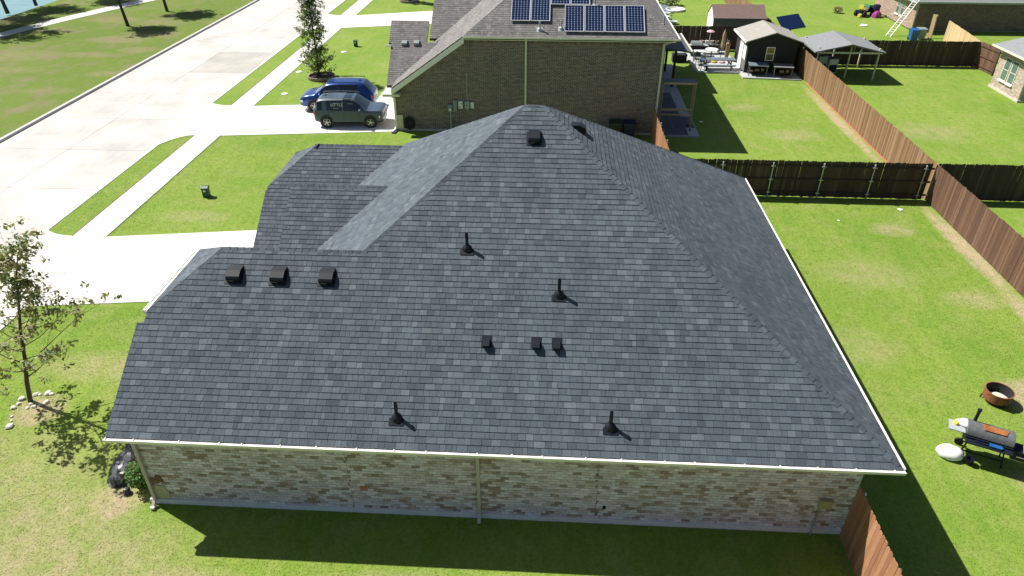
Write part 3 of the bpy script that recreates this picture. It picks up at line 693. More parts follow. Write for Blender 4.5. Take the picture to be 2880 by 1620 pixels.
for k in range(2): solar(8.54+k*1.13,30.16,['left solar panel of the upper pair cut by the top edge','right solar panel of the upper pair cut by the top edge'][k])
# service boxes on the dark brick wall
def wallbox(name,x0,x1,z0,z1,d,mat,label,cat,extra=None):
    t=thing(name,label,cat,((x0+x1)/2,28.58,z0),0,'service boxes on the dark brick wall')
    m=MB(); m.box((x0,28.58,z0),(x1,28.58-d,z1)); m.build('housing',mat,t)
    m=MB(); m.box((x0-.012,28.58,z1-.002),(x1+.012,28.58-d-.02,z1+.02)); m.build('rain_hood',mat,t)
    m=MB(); m.box((x0+.03,28.58-d,z0+.03),(x1-.03,28.58-d-.012,z1-.05)); m.build('door',mat,t)
    if extra: extra(t,28.58-d)
    return t
def meter(t,y):
    m=MB(); m.lathe([(.085,0),(.085,-.06),(.07,-.09),(0,-.10)],(2.66,y-.01,1.42),16,'y'); m.build('meter_glass','panel_white',t,40)
    m=MB(); m.tube([(2.66,28.52,.02),(2.66,28.52,1.28)],.05,10); m.build('conduit','steel_grey',t)
wallbox('electric_meter',2.51,2.80,1.26,1.68,.16,'meter_grey','grey electric meter box on a conduit, leftmost of the wall boxes','meter',meter)
wallbox('breaker_panel',2.84,3.08,1.26,1.95,.14,'meter_grey','tall dark grey breaker panel right of the electric meter','panel')
def sticker(t,y):
    m=MB(); m.box((3.22,y-.013,1.52),(3.30,y-.016,1.58)); m.build('sticker','lamp_red',t); m=MB(); m.box((3.30,y-.013,1.74),(3.39,y-.016,1.80)); m.build('sticker','meter_grey',t)
wallbox('inverter_box',3.16,3.42,1.46,1.88,.12,'panel_white','white box with small stickers between two grey wall boxes','box',sticker)
def cond(t,y):
    m=MB(); m.tube([(3.70,28.55,1.9),(3.70,28.55,3.6)],.022,8); m.build('conduit','downspout_sage',t); m=MB(); m.box((3.62,28.48,1.28),(3.76,28.57,1.46)); m.build('junction','meter_grey',t); m=MB(); m.box((3.64,y-.013,1.66),(3.72,y-.016,1.71)); m.build('sticker','lamp_red',t)
wallbox('disconnect_box',3.55,3.83,1.47,1.88,.13,'steel_grey','grey disconnect box with a conduit rising from its top','box',cond)
wallbox('utility_box',3.89,4.10,1.48,1.83,.10,'panel_white','small white box, rightmost of the wall boxes','box')
t=thing('hose_reel','coiled black garden hose hung low on the dark brick wall','hose',(.1,28.5,.5))
m=MB()
for k in range(5):
    rr=.34-.045*k
    m.tube([(rr*math.cos(a),-.08-.02*(k%2)-.01*k,rr*math.sin(a)*1.1) for a in np.linspace(0,2*math.pi,22)],.028,6,caps=False)
m.build('hose','black_plastic',t,60,rel=True); m=MB(); m.box((-.1,-.1,-.12),(.1,.06,.12)); m.build('bracket','black_metal',t,rel=True)
t=thing('wheeled_bin','dark green wheeled bin standing against the dark brick wall','bin',(12.55,28.05,0),0,'bins beside the dark brick wall'); bin1=t
def bin_parts(t,mat,h=1.0):
    m=MB(); b=[(-.27,-.30,.05),(.27,-.30,.05),(.27,.28,.05),(-.27,.28,.05),(-.34,-.38,h-.08),(.34,-.38,h-.08),(.34,.36,h-.08),(-.34,.36,h-.08)]
    m.poly(b,[(0,1,2,3),(4,5,6,7),(0,1,5,4),(1,2,6,5),(2,3,7,6),(3,0,4,7)]); m.build('bin_body',mat,t,rel=True)
    m=MB(); m.prism([(-.36,-.40,h-.08),(.36,-.40,h-.08),(.36,.38,h-.05),(-.36,.38,h-.05)],(0,0,.07)); m.box((-.3,.38,h-.10),(.3,.42,h-.06)); m.build('lid',mat,t,rel=True)
    m=MB(); m.lathe([(0,-.30),(.13,-.30),(.13,-.24),(0,-.24)],(0,.27,.13),12,'x'); m.lathe([(0,.24),(.13,.24),(.13,.30),(0,.30)],(0,.27,.13),12,'x'); m.build('wheels','tyre',t,rel=True)
bin_parts(t,'bin_green')
t=thing('wheeled_bin','dark blue wheeled bin standing beside the green one','bin',(13.40,28.0,0),0,'bins beside the dark brick wall'); bin_parts(t,'bin_blue')
t=thing('storage_tub','blue tub by the dark wall, mostly hidden behind the roof hip','tub',(4.35,28.2,0)); m=MB(); m.prism([(-.3,-.25,0),(.3,-.25,0),(.3,.25,0),(-.3,.25,0)],(0,0,.5)); m.build('tub_body','bin_blue',t,rel=True); m=MB(); m.prism([(-.34,-.29,.5),(.34,-.29,.5),(.34,.29,.5),(-.34,.29,.5)],(0,0,.06)); m.build('lid','bright_blue',t,rel=True)

# ================================================================ FENCES
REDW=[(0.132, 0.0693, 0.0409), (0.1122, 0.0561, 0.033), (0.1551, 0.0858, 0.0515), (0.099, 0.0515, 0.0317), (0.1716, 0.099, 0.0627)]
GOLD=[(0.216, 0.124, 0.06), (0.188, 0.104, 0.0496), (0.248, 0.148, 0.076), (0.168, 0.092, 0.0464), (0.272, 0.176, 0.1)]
SHADEW=[(0.0595, 0.0385, 0.028), (0.049, 0.0322, 0.0238), (0.07, 0.0462, 0.0329), (0.042, 0.028, 0.021), (0.0875, 0.0595, 0.042)]  # boards of the shaded fences: colour darkened to deepen the shade on them
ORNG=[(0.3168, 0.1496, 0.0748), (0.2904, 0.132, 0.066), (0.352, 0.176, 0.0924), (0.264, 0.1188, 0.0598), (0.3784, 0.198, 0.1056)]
_pk={}
def picket_mesh(ci,pal,h,w=.138):
    key=(pal[ci],h); w=.1425
    if key not in _pk:
        m=MB(); e=.03; m.prism([(0,0,0),(w,0,0),(w,0,h-e),(w-e,0,h),(e,0,h),(0,0,h-e)],(0,.018,0),pal[ci]); _pk[key]=m.mesh('picket','wood')
    return _pk[key]
def fence(p,q,label,pal,h=1.9,side=1,posts='metal',group='board fences of the gardens',base=.03,gate=False,rails=True,seed=5):
    rnd=random.Random(seed); p,q=Vector((*p,0)),Vector((*q,0)); d=q-p; L=d.length; d.normalize(); nrm=Vector((-d.y,d.x,0))*side
    t=thing('wooden_fence',label,'fence',tuple(p),0,group)
    n=int(L/.1415); ang=math.atan2(d.y,d.x)
    for k in range(n):
        m=Matrix.Translation(p+d*(k*.1415)+nrm*rnd.uniform(-.007,.007)+Vector((0,0,base+rnd.uniform(-.02,.02))))@Matrix.Rotation(ang,4,'Z')@Matrix.Rotation(rnd.uniform(-.008,.008),4,'Y')
        inst('picket',picket_mesh(rnd.choices(range(5),[5,5,4,3,2])[0],pal,h),t,m)
    off=nrm*(.05) if side>0 else nrm*.032
    if rails:
        for z in (.28,.98,1.68):
            m=MB(); m.beam(p+off+Vector((0,0,z)),q+off+Vector((0,0,z)),.04,.09,pal[3]); m.build('rail','wood',t)
        npst=max(2,int(round(L/2.45))+1)
        for k in range(npst):
            c=p+d*(.966*L*k/(npst-1))+nrm*(.105 if side>0 else .085); m=MB()
            if posts=='metal':
                m.tube([c,c+Vector((0,0,1.80))],.034,10); o=m.build('post','galvanised',t,50)
                m=MB(); m.lathe([(.045,1.78),(.045,1.83),(.0,1.87)],tuple(c),10); m.build('post_cap','galvanised',o,50)
                m=MB()
                for z in (.28,.98,1.68): m.beam(c+d*-.1+Vector((0,0,z)),c+d*.1+Vector((0,0,z)),.075,.05)
                m.build('rail_bracket','galvanised',o)
            else:
                m.beam(c,c+Vector((0,0,1.82)),.09,.09,pal[3],up=(0,1,0)); m.build('post','wood',t)
    return t
fence((27.45,-5),(27.45,20.28),'reddish brown board fence along the right of the near garden',REDW,side=-1,seed=81)
FB=fence((27.45,20.3),(27.45,49.0),'golden brown board fence beside the dark shed and long green lawn',GOLD,side=-1,seed=82)
m=MB(); m.box((27.38,20.5,.0),(27.42,40.0,.06)); m.build('bottom_board','terracotta',FB)
fence((27.45,49.1),(27.45,78),'tan board fence at the top, running on behind the brown-roofed shed',GOLD,side=-1,seed=83)
fence((14.8,20.3),(27.38,20.3),'shaded dark board fence with grey metal posts and rails facing the camera',SHADEW,side=-1,seed=84)
fence((27.53,20.32),(45,20.32),'black-shaded board fence at the right edge, beyond the corner of the near garden',SHADEW,side=1,seed=85)
fence((15.3,49.0),(27.38,49.0),'dark board fence behind the crowded patio furniture',SHADEW,side=1,seed=86)
fence((27.53,44.85),(41.7,44.85),'dark board fence behind the open carport',SHADEW,side=1,posts='wood',seed=87)
fence((41.75,44.9),(42.05,42.4),'short board fence panel showing its frame, left of the window house',REDW,side=-1,posts='wood',seed=88)
fence((16.46,-6.5),(16.46,-.06),'orange board fence running from the near house corner to the bottom edge',ORNG,side=-1,h=1.93,seed=89)
fence((14.78,20.4),(14.78,28.45),'short orange board fence between the two houses, by the bins',ORNG,side=-1,h=1.75,seed=90)
fence((42.75,52.3),(41.75,45.0),'pale new board fence running back to the ladder house',[(.52,.38,.20),(.48,.35,.18),(.56,.41,.23),(.45,.33,.17),(.58,.44,.26)],side=1,posts='wood',seed=91)

# ================================================================ GARDENS TO THE RIGHT
def gable_roof(mb,x0,x1,y0,y1,ze,zr,th=.08,axis='y'):
    if axis=='y':
        xm=(x0+x1)/2
        mb.prism([(x0,y0,ze),(xm,y0,zr),(x1,y0,ze),(x1,y0,ze-th),(xm,y0,zr-th),(x0,y0,ze-th)],(0,y1-y0,0))
    else:
        ym=(y0+y1)/2
        mb.prism([(x0,y0,ze),(x0,ym,zr),(x0,y1,ze),(x0,y1,ze-th),(x0,ym,zr-th),(x0,y0,ze-th)],(x1-x0,0,0))
t=thing('garden_shed','dark grey gabled shed with a small white window, against the golden fence','shed',(25.2,43.6,0))
m=MB(); m.prism([(23.35,42.05,.1),(27.0,42.05,.1),(27.0,42.05,2.35),(25.17,42.05,2.95),(23.35,42.05,2.35)],(0,3.6,0)); m.build('wall','shed_dark',t)
m=MB()
for k in range(14): m.box((23.36,42.035,.2+k*.155),(26.99,42.05,.335+k*.155))
m.build('siding','shed_dark',t)
m=MB(); gable_roof(m,23.05,27.28,41.75,45.9,2.42,3.10); m.build('roof','shed_roof',t)
m=MB(); m.box((23.03,41.74,2.30),(23.10,45.92,2.44)); m.build('fascia','trim_white',t)
m=MB(); m.box((24.72,41.99,1.0),(25.36,42.03,2.0)); f=m.build('window_frame','white_paint',t)
m=MB(); m.box((24.79,41.975,1.55),(25.29,41.989,1.93)); m.build('upper_pane','amber_pane',f); m=MB(); m.box((24.79,41.975,1.07),(25.29,41.989,1.48)); m.build('lower_pane','glass_dark',f)
m=MB(); m.box((23.28,43.2,.1),(23.345,44.2,2.15)); m.build('door','white_paint',t)
m=MB(); m.box((23.30,42.25,.95),(23.345,43.1,2.0)); m.build('poster','panel_white',t)
m=MB(); m.box((23.31,42.08,.1),(23.348,43.15,.94)); m.build('side_panel','grey_paint',t)
struct(sheet('shed_pad','slab',[(23.0,40.75),(27.2,40.35),(27.3,46.0),(23.0,46.0)],.08,.12))
for k,(x,lb) in enumerate(((23.5,'low slatted hutch with a blue-grey lid under the shed window'),(25.25,'dark open-fronted hutch in the corner between shed and fence'))):
    t=thing('storage_hutch',lb,'hutch',(x,41.2-.3*k,.08),-.1,'hutches in front of the dark shed'); m=MB()
    for a in (0,1.26):
        for b in (0,.62): m.box((a,b,0),(a+.06,b+.06,.75))
    m.build('legs','grey_paint',t,rel=True); m=MB(); m.prism([(-.05,-.06,.72),(1.37,-.06,.72),(1.37,.74,.80),(-.05,.74,.80)],(0,0,.05)); m.build('lid','table_grey' if k==0 else 'grey_paint',t,rel=True)
    m=MB(); m.box((.06,.05,.28),(1.26,.62,.31)); m.build('shelf','post_dark',t,rel=True)
    m=MB(); m.box((.45,.15,.31),(.75,.45,.46)); m.box((.9,.2,.31),(1.1,.4,.5)); m.build('clutter','umbrella_tan',t,rel=True); m=MB(); m.box((.02,.60,.05),(1.30,.63,.7)); m.build('back_panel','black_matte',t,rel=True)
t=thing('garden_shed','white and grey shed with a reddish brown roof, beyond the dark fence','shed',(24.6,52.2,0))
m=MB(); m.prism([(22.5,51.0,0),(22.5,53.4,0),(22.5,53.4,2.2),(22.5,52.2,2.95),(22.5,51.0,2.2)],(4.2,0,0)); m.build('wall','grey_paint',t)
m=MB(); m.prism([(22.48,50.98,0),(22.48,53.42,0),(22.48,53.42,2.2),(22.48,52.2,2.95),(22.48,50.98,2.2)],(-.05,0,0)); m.build('gable_wall','white_paint',t)
m=MB(); gable_roof(m,22.38,26.85,50.8,53.6,2.18,3.06,axis='x'); m.build('roof','brown_roof',t)
m=MB(); m.box((22.36,50.76,2.08),(26.87,50.82,2.2)); m.build('eave_trim','grey_paint',t)
# tilted panel on a post
t=thing('solar_panel','single dark solar panel tilted on a garden post','solar panel',(29.4,52.0,0))
m=MB(); m.tube([(0,0,0),(0,0,1.6)],.06,10); m.build('post','galvanised',t,50,rel=True)
a=Vector((-1.35,.2,2.0)); m=MB(); m.obox(a,(2.05,.75,.15),(.35,-1.6,-.75),(0,.02,.06)); m.build('panel_face','solar_cell',t,rel=True)
m=MB(); m.beam((-.6,-.3,1.58),(.6,.1,1.66),.06,.06); m.build('bracket','galvanised',t,rel=True)
# carport
t=thing('carport','open carport with a pale grey gable roof on thin posts','carport',(30.3,42.6,0))
m=MB(); gable_roof(m,27.75,32.78,40.4,44.6,2.10,2.66,.09); m.build('roof','grey_roof',t)
for x,y in ((32.45,40.75),(30.62,41.3),(32.6,44.2),(28.2,41.0),(28.2,44.2),(30.6,44.3)): m=MB(); m.box((x-.05,y-.05,0),(x+.05,y+.05,2.3)); m.build('post','stucco',t)
m=MB(); m.beam((27.9,40.55,2.02),(32.6,40.55,2.02),.08,.12); m.beam((27.9,44.45,2.02),(32.6,44.45,2.02),.08,.12); m.build('beam','stucco',t)
for (x,y,hh,mt,lb,ct,nm) in ((29.0,42.3,1.35,'steel_grey','grey cabinet stored at the left under the carport','cabinet','storage_cabinet'),(29.95,42.6,1.1,'panel_white','pale appliance stored in the middle under the carport','appliance','old_appliance')):
    t=thing(nm,lb,ct,(x,y,0),.2); m=MB(); m.box((-.35,-.3,.06),(.35,.3,hh)); m.build('body',mt,t,rel=True); m=MB(); m.box((-.3,-.33,.12),(.3,-.3,hh*.62)); m.build('door','black_matte',t,rel=True); m=MB(); m.box((-.4,-.35,hh),(.4,.33,hh+.05)); m.build('top','grey_roof',t,rel=True)
# ---- patio furniture in front of the dark fence
struct(sheet('patio','slab',[(19.8,41.95),(23.3,41.9),(23.3,48.9),(19.0,48.9),(19.7,45.3)],.09,.14))
def chair(x,y,rz,label):
    t=thing('garden_chair',label,'chair',(x,y,.09),rz,'moulded garden chairs on the patio')
    m=MB(); m.prism([(-.24,-.24,.40),(.24,-.24,.42),(.22,.24,.38),(-.22,.24,.38)],(0,0,.03)); m.build('seat','chair_green',t,rel=True)
    for a,b in ((-.23,-.23),(.23,-.23),(-.21,.23),(.21,.23)): m=MB(); m.beam((a*1.1,b*1.1,0),(a,b,.41),.045,.045); m.build('leg','chair_green',t,rel=True)
    m=MB(); pts=[(.27*math.cos(q),.24+.10*math.sin(q)*0,.42+.52*math.sin(q)) for q in np.linspace(0,math.pi,11)]; m.tube(pts,.028,6)
    for k in range(-2,3): m.beam((k*.08,.24,.42),(k*.085,.26,.42+.50*math.sqrt(1-(k*.085/.27)**2)),.035,.018)
    m.build('backrest','chair_green',t,rel=True)
    m=MB()
    for s in (-1,1): m.tube([(s*.27,.24,.62),(s*.29,0,.63),(s*.28,-.22,.60),(s*.25,-.25,.42)],.024,6)
    m.build('armrests','chair_green',t,rel=True)
chair(20.35,42.6,.15,'near dark green garden chair at the front edge of the patio'); chair(20.15,44.1,.3,'dark green garden chair at the far side of the picnic table')
t=thing('picnic_table','blue-grey picnic table with two benches on the patio','table',(21.5,43.0,.09),.03)
m=MB()
for k in range(5): m.box((-1.3,-.42+k*.17,.70),(1.3,-.27+k*.17,.74))
m.build('tabletop','table_grey',t,rel=True)
for s in (-1,1):
    m=MB()
    for k in range(2): m.box((-1.25,s*.75-.14+k*.145,.42),(1.25,s*.75-.01+k*.145,.455))
    m.build('bench','table_grey',t,rel=True)
    for e in (-1,1): m=MB(); m.beam((e*.95,s*.2,.70),(e*.95,s*.62,0),.05,.08,up=(1,0,0)); m.build('leg','black_matte',t,rel=True)
    m=MB(); m.beam((s*.95,-.85,.40),(s*.95,.85,.40),.05,.08); m.build('crossbar','black_matte',t,rel=True)
t=thing('gas_grill','gas grill with a silver lid at the left of the patio','grill',(20.45,46.9,.09),0)
m=MB(); m.prism([(-.42,-.28,.82),(-.42,-.28,1.0),(-.42,-.12,1.12),(-.42,.12,1.12),(-.42,.28,.95),(-.42,.28,.82)],(.84,0,0)); m.build('lid','galvanised',t,rel=True)
m=MB(); m.box((-.42,-.27,.12),(.42,.27,.82)); m.build('cabinet','black_metal',t,rel=True); m=MB(); m.box((-.95,-.24,.78),(-.42,.24,.82)); m.box((.42,-.24,.78),(.95,.24,.82)); m.build('side_shelves','steel_grey',t,rel=True)
t=thing('side_table','small white table in front of the gas grill','table',(20.5,45.3,.09)); m=MB(); m.box((-.45,-.32,.70),(.45,.32,.74)); m.build('tabletop','white_paint',t,rel=True)
for a,b in ((-.4,-.28),(.4,-.28),(-.4,.28),(.4,.28)): m=MB(); m.box((a-.025,b-.025,0),(a+.025,b+.025,.7)); m.build('leg','steel_grey',t,rel=True)
t=thing('round_table','round white table beside the folded parasol','table',(21.55,45.9,.09)); m=MB(); m.lathe([(0,.70),(.50,.70),(.52,.72),(.50,.745),(0,.75)],(0,0,0),24); m.build('tabletop','white_paint',t,40,rel=True); m=MB(); m.lathe([(.25,0),(.05,.08),(.04,.7)],(0,0,0),12); m.build('pedestal','black_metal',t,40,rel=True)
t=thing('folded_parasol','tall tan folded parasol on the patio','parasol',(22.25,45.6,.09)); m=MB(); m.tube([(0,0,0),(.1,0,2.3)],.025,8); m.build('pole','post_dark',t,rel=True)
m=MB(); m.lathe([(.05,.75),(.14,.95),(.17,1.3),(.13,1.75),(.15,1.85),(.10,2.1),(.0,2.4)],(.06,0,0),9); m.build('canopy','umbrella_tan',t,30,rel=True); m=MB(); m.lathe([(.28,0),(.28,.06),(.06,.12)],(0,0,0),14); m.build('base','black_metal',t,rel=True)
t=thing('folded_parasol','short bundle of tan folded cloth beside the tall parasol','parasol',(22.75,45.7,.09)); m=MB(); m.lathe([(.1,.05),(.2,.4),(.16,.9),(.2,1.2),(.06,1.45),(0,1.5)],(0,0,0),8); m.build('canopy','umbrella_tan',t,25,rel=True); m=MB(); m.tube([(0,0,0),(-.15,0,1.6)],.03,8); m.build('pole','galvanised',t,rel=True)
t=thing('parasol','small pink parasol top against the dark fence','parasol',(21.75,48.2,.09)); m=MB(); m.lathe([(.34,1.58),(.2,1.67),(0,1.73)],(0,0,0),10); m.build('canopy','pink_cloth',t,rel=True); m=MB(); m.tube([(0,0,0),(0,0,1.7)],.03,8); m.build('pole','white_paint',t,rel=True)
t=thing('potting_bench','long grey bench cluttered with pots along the dark fence','bench',(21.6,47.6,.09)); m=MB(); m.box((-.9,-.3,.68),(1.0,.3,.74)); m.build('benchtop','grey_paint',t,rel=True)
for a in (-.85,.9):
    for b in (-.25,.25): m=MB(); m.box((a-.04,b-.04,0),(a+.04,b+.04,.68)); m.build('leg','grey_paint',t,rel=True)
for k,(dx,mt) in enumerate(((-.6,'pink_cloth'),(-.2,'white_paint'),(.25,'ash'),(.65,'umbrella_tan'))):
    t=thing('plant_pot',['pinkish pot, leftmost on the potting bench','white pot, second on the potting bench','pale grey pot, third on the potting bench','tan pot, rightmost on the potting bench'][k],'pot',(21.6+dx,47.6,.83),0,'pots on the potting bench'); m=MB(); m.lathe([(.09,0),(.14,.22),(.15,.22),(.15,.26),(.12,.26),(.10,.06)],(0,0,0),12); m.build('pot_body',mt,t,40,rel=True)
for k,(x,y,mt) in enumerate(((21.0,44.75,'pink_cloth'),(21.6,44.8,'yellow'),(22.2,44.7,'pink_cloth'))):
    t=thing('cushion',['pink cushion on the far bench end','yellowish cushion between two pink ones','pink cushion beside the parasol foot'][k],'cushion',(x,y,.09),.3*k,'cushions behind the picnic table'); m=MB(); m.lathe([(.0,.02),(.22,.03),(.27,.09),(.22,.15),(0,.17)],(0,0,0),10); m.build('cushion_body',mt,t,60,rel=True)
t=thing('storage_chest','black storage chest beside the porch','chest',(18.9,45.2,0)); m=MB(); m.box((-.55,-.35,.03),(.55,.35,.5)); m.build('chest_body','black_matte',t,rel=True); m=MB(); m.prism([(-.58,-.38,.5),(.58,-.38,.5),(.58,.38,.5),(-.58,.38,.5)],(0,0,.1)); m.build('lid','black_plastic',t,rel=True)
# scaffold
t=thing('scaffold','tan tube scaffold tower with a grey deck at the house corner','scaffold',(16.3,29.6,.1))
X0,X1,Y0,Y1=15.33,17.24,29.2,30.0
for x in (X0,X1):
    m=MB()
    for y in (Y0,Y1): m.tube([(x,y,.12),(x,y,3.05)],.024,8)
    for k in range(7): m.tube([(x,Y0,.45+k*.4),(x,Y0+.42,.45+k*.4)],.016,6)
    m.tube([(x,Y0+.42,.3),(x,Y0+.42,2.95)],.018,6); m.tube([(x,Y0,3.0),(x,Y1,3.0)],.022,8); m.tube([(x,Y0,.55),(x,Y1,1.2)],.016,6); m.tube([(x,Y0,1.9),(x,Y1,2.6)],.016,6); m.build('end_frame','scaffold_tan',t)
    for y in (Y0,Y1): m=MB(); m.lathe([(.0,.10),(.06,.10),(.06,.16),(.025,.2)],(x,y,0),10); m.build('castor','tyre',t)
m=MB(); m.beam((X0,Y0,1.40),(X1,Y0,1.40),.03,.11); m.beam((X0,Y1,1.10),(X1,Y1,1.10),.03,.11); m.beam((X0,Y0,1.08),(X1,Y0,1.08),.03,.10); m.build('side_rail','scaffold_tan',t)
m=MB(); m.box((X0-.05,Y0,2.90),(X1+.05,Y0+.03,3.02)); m.box((X0-.05,Y1-.03,2.90),(X1+.05,Y1,3.02)); m.build('deck_frame','scaffold_tan',t)
m=MB(); m.box((X0-.04,Y0+.03,2.97),(X1+.04,Y1-.03,3.03)); m.build('deck','scaffold_deck',t)
# things in the shade right of the neighbour's roof corner
t=thing('wading_pool','round white wading pool lit by the sun at the top','pool',(21.4,64.8,0)); m=MB(); m.lathe([(0,.02),(.95,.02),(1.0,.12),(.95,.2),(.88,.18),(.85,.08),(0,.06)],(0,0,0),24); m.build('pool_wall','white_paint',t,40,rel=True)
t=thing('tarpaulin','flat blue tarpaulin in the shade beside the white pool','tarpaulin',(20.3,65,0)); m=MB(); m.prism([(-1.2,-1.8,.01),(.75,-1.6,.01),(.55,2.2,.01),(-1.2,2.4,.01)],(0,0,.10)); m.build('cover','table_grey',t,rel=True)
for k,(x,y) in enumerate(((19.9,60.8),(20.3,58.6),(20.1,62.4))):
    t=thing('garden_bowl',['grey-blue bowl, middle of three in the roof shade','grey-blue bowl nearest the dark fence','grey-blue bowl nearest the blue tarpaulin'][k],'bowl',(x,y,0),0,'bowls in the roof shade'); m=MB(); m.lathe([(.2,0),(.42,.25),(.46,.28),(.38,.26),(.18,.08),(0,.08)],(0,0,0),14); m.build('bowl_body','steel_grey',t,40,rel=True)
# ---- window house at the right edge
CREAM=[(.44,.36,.29),(.40,.32,.26),(.48,.41,.34),(.36,.28,.22),(.50,.44,.38)]
Wn=thing('brick_house','pale brick house with two tall windows at the right edge','house',(44,36,0))
brick_wall(Wn,(40.42,39.75,.15),(0,-1,0),[(0,0),(3.6,0),(3.6,2.7),(0,2.7)],CREAM,[4,4,4,3,3],seed=92,n=(-1,0,0))
brick_wall(Wn,(40.53,36.15,.15),(1,0,0),[(0,0),(8,0),(8,2.7),(0,2.7)],CREAM,[4,4,4,3,3],seed=93,n=(0,-1,0))
m=MB(); m.box((40.54,36.26,0),(48,39.74,2.7)); m.build('inner_wall','mortar_tan',Wn); m=MB(); m.box((40.34,36.05,-.05),(48,39.8,.15),(.5,.47,.40)); m.build('foundation','concrete_pieces',Wn)
for y in (38.55,37.65):
    m=MB(); m.box((40.37,y-.36,.78),(40.40,y+.36,2.32)); f=m.build('window','trim_cream',Wn)
    for za,zb in ((.86,1.50),(1.56,2.26)): m=MB(); m.box((40.355,y-.29,za),(40.369,y+.29,zb)); m.build('pane','window_green',f)
    m=MB(); m.box((40.28,y-.40,.70),(40.40,y+.40,.78)); m.build('sill','white_paint',f)
m=MB(); m.poly([(39.95,40.25,2.86),(39.95,35.7,2.86),(48.5,35.7,2.86),(48.5,40.25,2.86),(42.2,38,4.3),(48.5,38,4.3)],[(0,1,4),(1,2,5,4),(0,4,5,3),(0,3,2,1)]); m.build('roof','grey_roof',Wn)
m=MB(); m.box((39.88,35.65,2.74),(39.96,40.3,2.86)); m.box((39.96,35.65,2.74),(48.5,35.72,2.86)); m.build('fascia','trim_cream',Wn); m=MB(); m.box((39.97,35.75,2.74),(48.4,40.2,2.78)); m.build('soffit','trim_cream',Wn)
# ---- ladder house at the top right
Ld=thing('brick_house','brick house with an aluminium ladder against it, at the top right corner','house',(48,61,0))
brick_wall(Ld,(42.0,66,.1),(0,-1,0),[(0,0),(9.1,0),(9.1,2.45),(0,2.45)],[(.40,.29,.23),(.36,.25,.2),(.44,.34,.28),(.32,.22,.18)],[1,1,1,1],seed=94,n=(-1,0,0))
brick_wall(Ld,(42.11,56.9,.1),(1,0,0),[(0,0),(13,0),(13,2.45),(0,2.45)],[(.17,.115,.085),(.14,.09,.07),(.20,.14,.105),(.12,.085,.07)],[1,1,1,1],seed=95,n=(0,-1,0))  # shaded wall: darker copy of the side wall's brick, shade put into the colours
m=MB(); m.box((42.12,57.02,0),(55,66,2.45)); m.build('inner_wall','mortar_tan',Ld)
m=MB(); m.poly([(41.5,56.4,2.65),(56,56.4,2.65),(56,67,2.65),(41.5,67,2.65),(46.5,61.6,5.3),(56,61.6,5.3)],[(0,1,5,4),(0,4,3),(3,4,5,2),(0,3,2,1)]); m.build('roof','grey_roof',Ld)
m=MB(); m.box((41.42,56.3,2.50),(56,56.42,2.66)); m.box((41.42,56.42,2.50),(41.52,67,2.66)); m.build('gutter','steel_grey',Ld)
for y in (60.6,59.6):
    m=MB(); m.box((41.95,y-.34,.8),(41.98,y+.34,2.3)); f=m.build('window','trim_cream',Ld)
    for za,zb in ((.88,1.5),(1.56,2.22)): m=MB(); m.box((41.93,y-.27,za),(41.949,y+.27,zb)); m.build('pane','window_green',f)
    m=MB(); m.box((41.88,y-.38,.72),(41.98,y+.38,.8)); m.build('sill','white_paint',f)
t=thing('extension_ladder','aluminium extension ladder leaning on the eave at the top right','ladder',(39.05,54.65,0)); p,q=Vector((0,0,0)),Vector((2.55,1.8,3.0)); sd=Vector((.13,-.18,0))
for s in (-1,1): m=MB(); m.beam(p+sd*s,q+sd*s,.03,.05); m.build('stile','aluminium',t,rel=True)
m=MB()
for k in range(1,17): c=p.lerp(q,k/17); m.tube([c-sd,c+sd],.02,6)
m.build('rungs','aluminium',t,rel=True)
t=thing('wheeled_bin','bright blue bin standing near the foot of the ladder','bin',(40.6,53.3,0)); bin_parts(t,'bright_blue',.95)
t=thing('wheeled_bin','grey bin in the shade right of the bright blue one','bin',(41.5,53.9,0)); bin_parts(t,'meter_grey',.9)
t=thing('timber_post','upright new timber board leaning by the shaded brick wall','board',(42.5,54.3,0)); m=MB(); m.beam((-.12,-.3,0),(.2,.5,1.9),.3,.05); m.beam((.05,-.3,0),(.42,.5,1.85),.09,.05); m.build('board','lumber_new',t,rel=True)
t=thing('ride_on_mower','dark ride-on mower with green bonnet parked by the ladder house','mower',(40.0,63.3,0),.6)
m=MB(); m.prism([(-.9,-.35,.35),(.8,-.35,.35),(.8,-.35,.75),(.1,-.35,.85),(-.1,-.35,.55),(-.9,-.35,.6)],(0,.7,0)); m.build('mower_body','black_metal',t,rel=True); m=MB(); m.prism([(.15,-.3,.86),(.85,-.3,.76),(.85,-.3,.95),(.2,-.3,1.05)],(0,.6,0)); m.build('bonnet','mower_green',t,rel=True); m=MB(); m.box((-.6,-.25,.6),(-.2,.25,.7)); m.box((-.68,-.25,.7),(-.6,.25,1.1)); m.build('seat','yellow',t,rel=True)
for x,r_ in ((-.6,.28),(.6,.2)):
    for s in (-1,1): m=MB(); m.lathe([(.05,-.1),(r_,-.1),(r_,.1),(.05,.1)],(x,s*.45,r_),14,'y'); m.build('wheel','tyre',t,rel=True)
m=MB(); m.box((-1.3,-.5,.05),(-1.05,-.2,.3)); m.build('grass_catcher','yellow',t,rel=True)
t=thing('toy_heap','purple and brown heap of garden clutter beside the mower','clutter',(41.0,62.6,0)); m=MB(); m.lathe([(.5,0),(.45,.3),(.25,.55),(0,.65)],(0,0,0),9); m.build('heap','purple',t,30,rel=True); m=MB(); m.box((-.2,.3,0),(.3,.8,1.1)); m.build('upright_sack','bin_blue',t,rel=True)
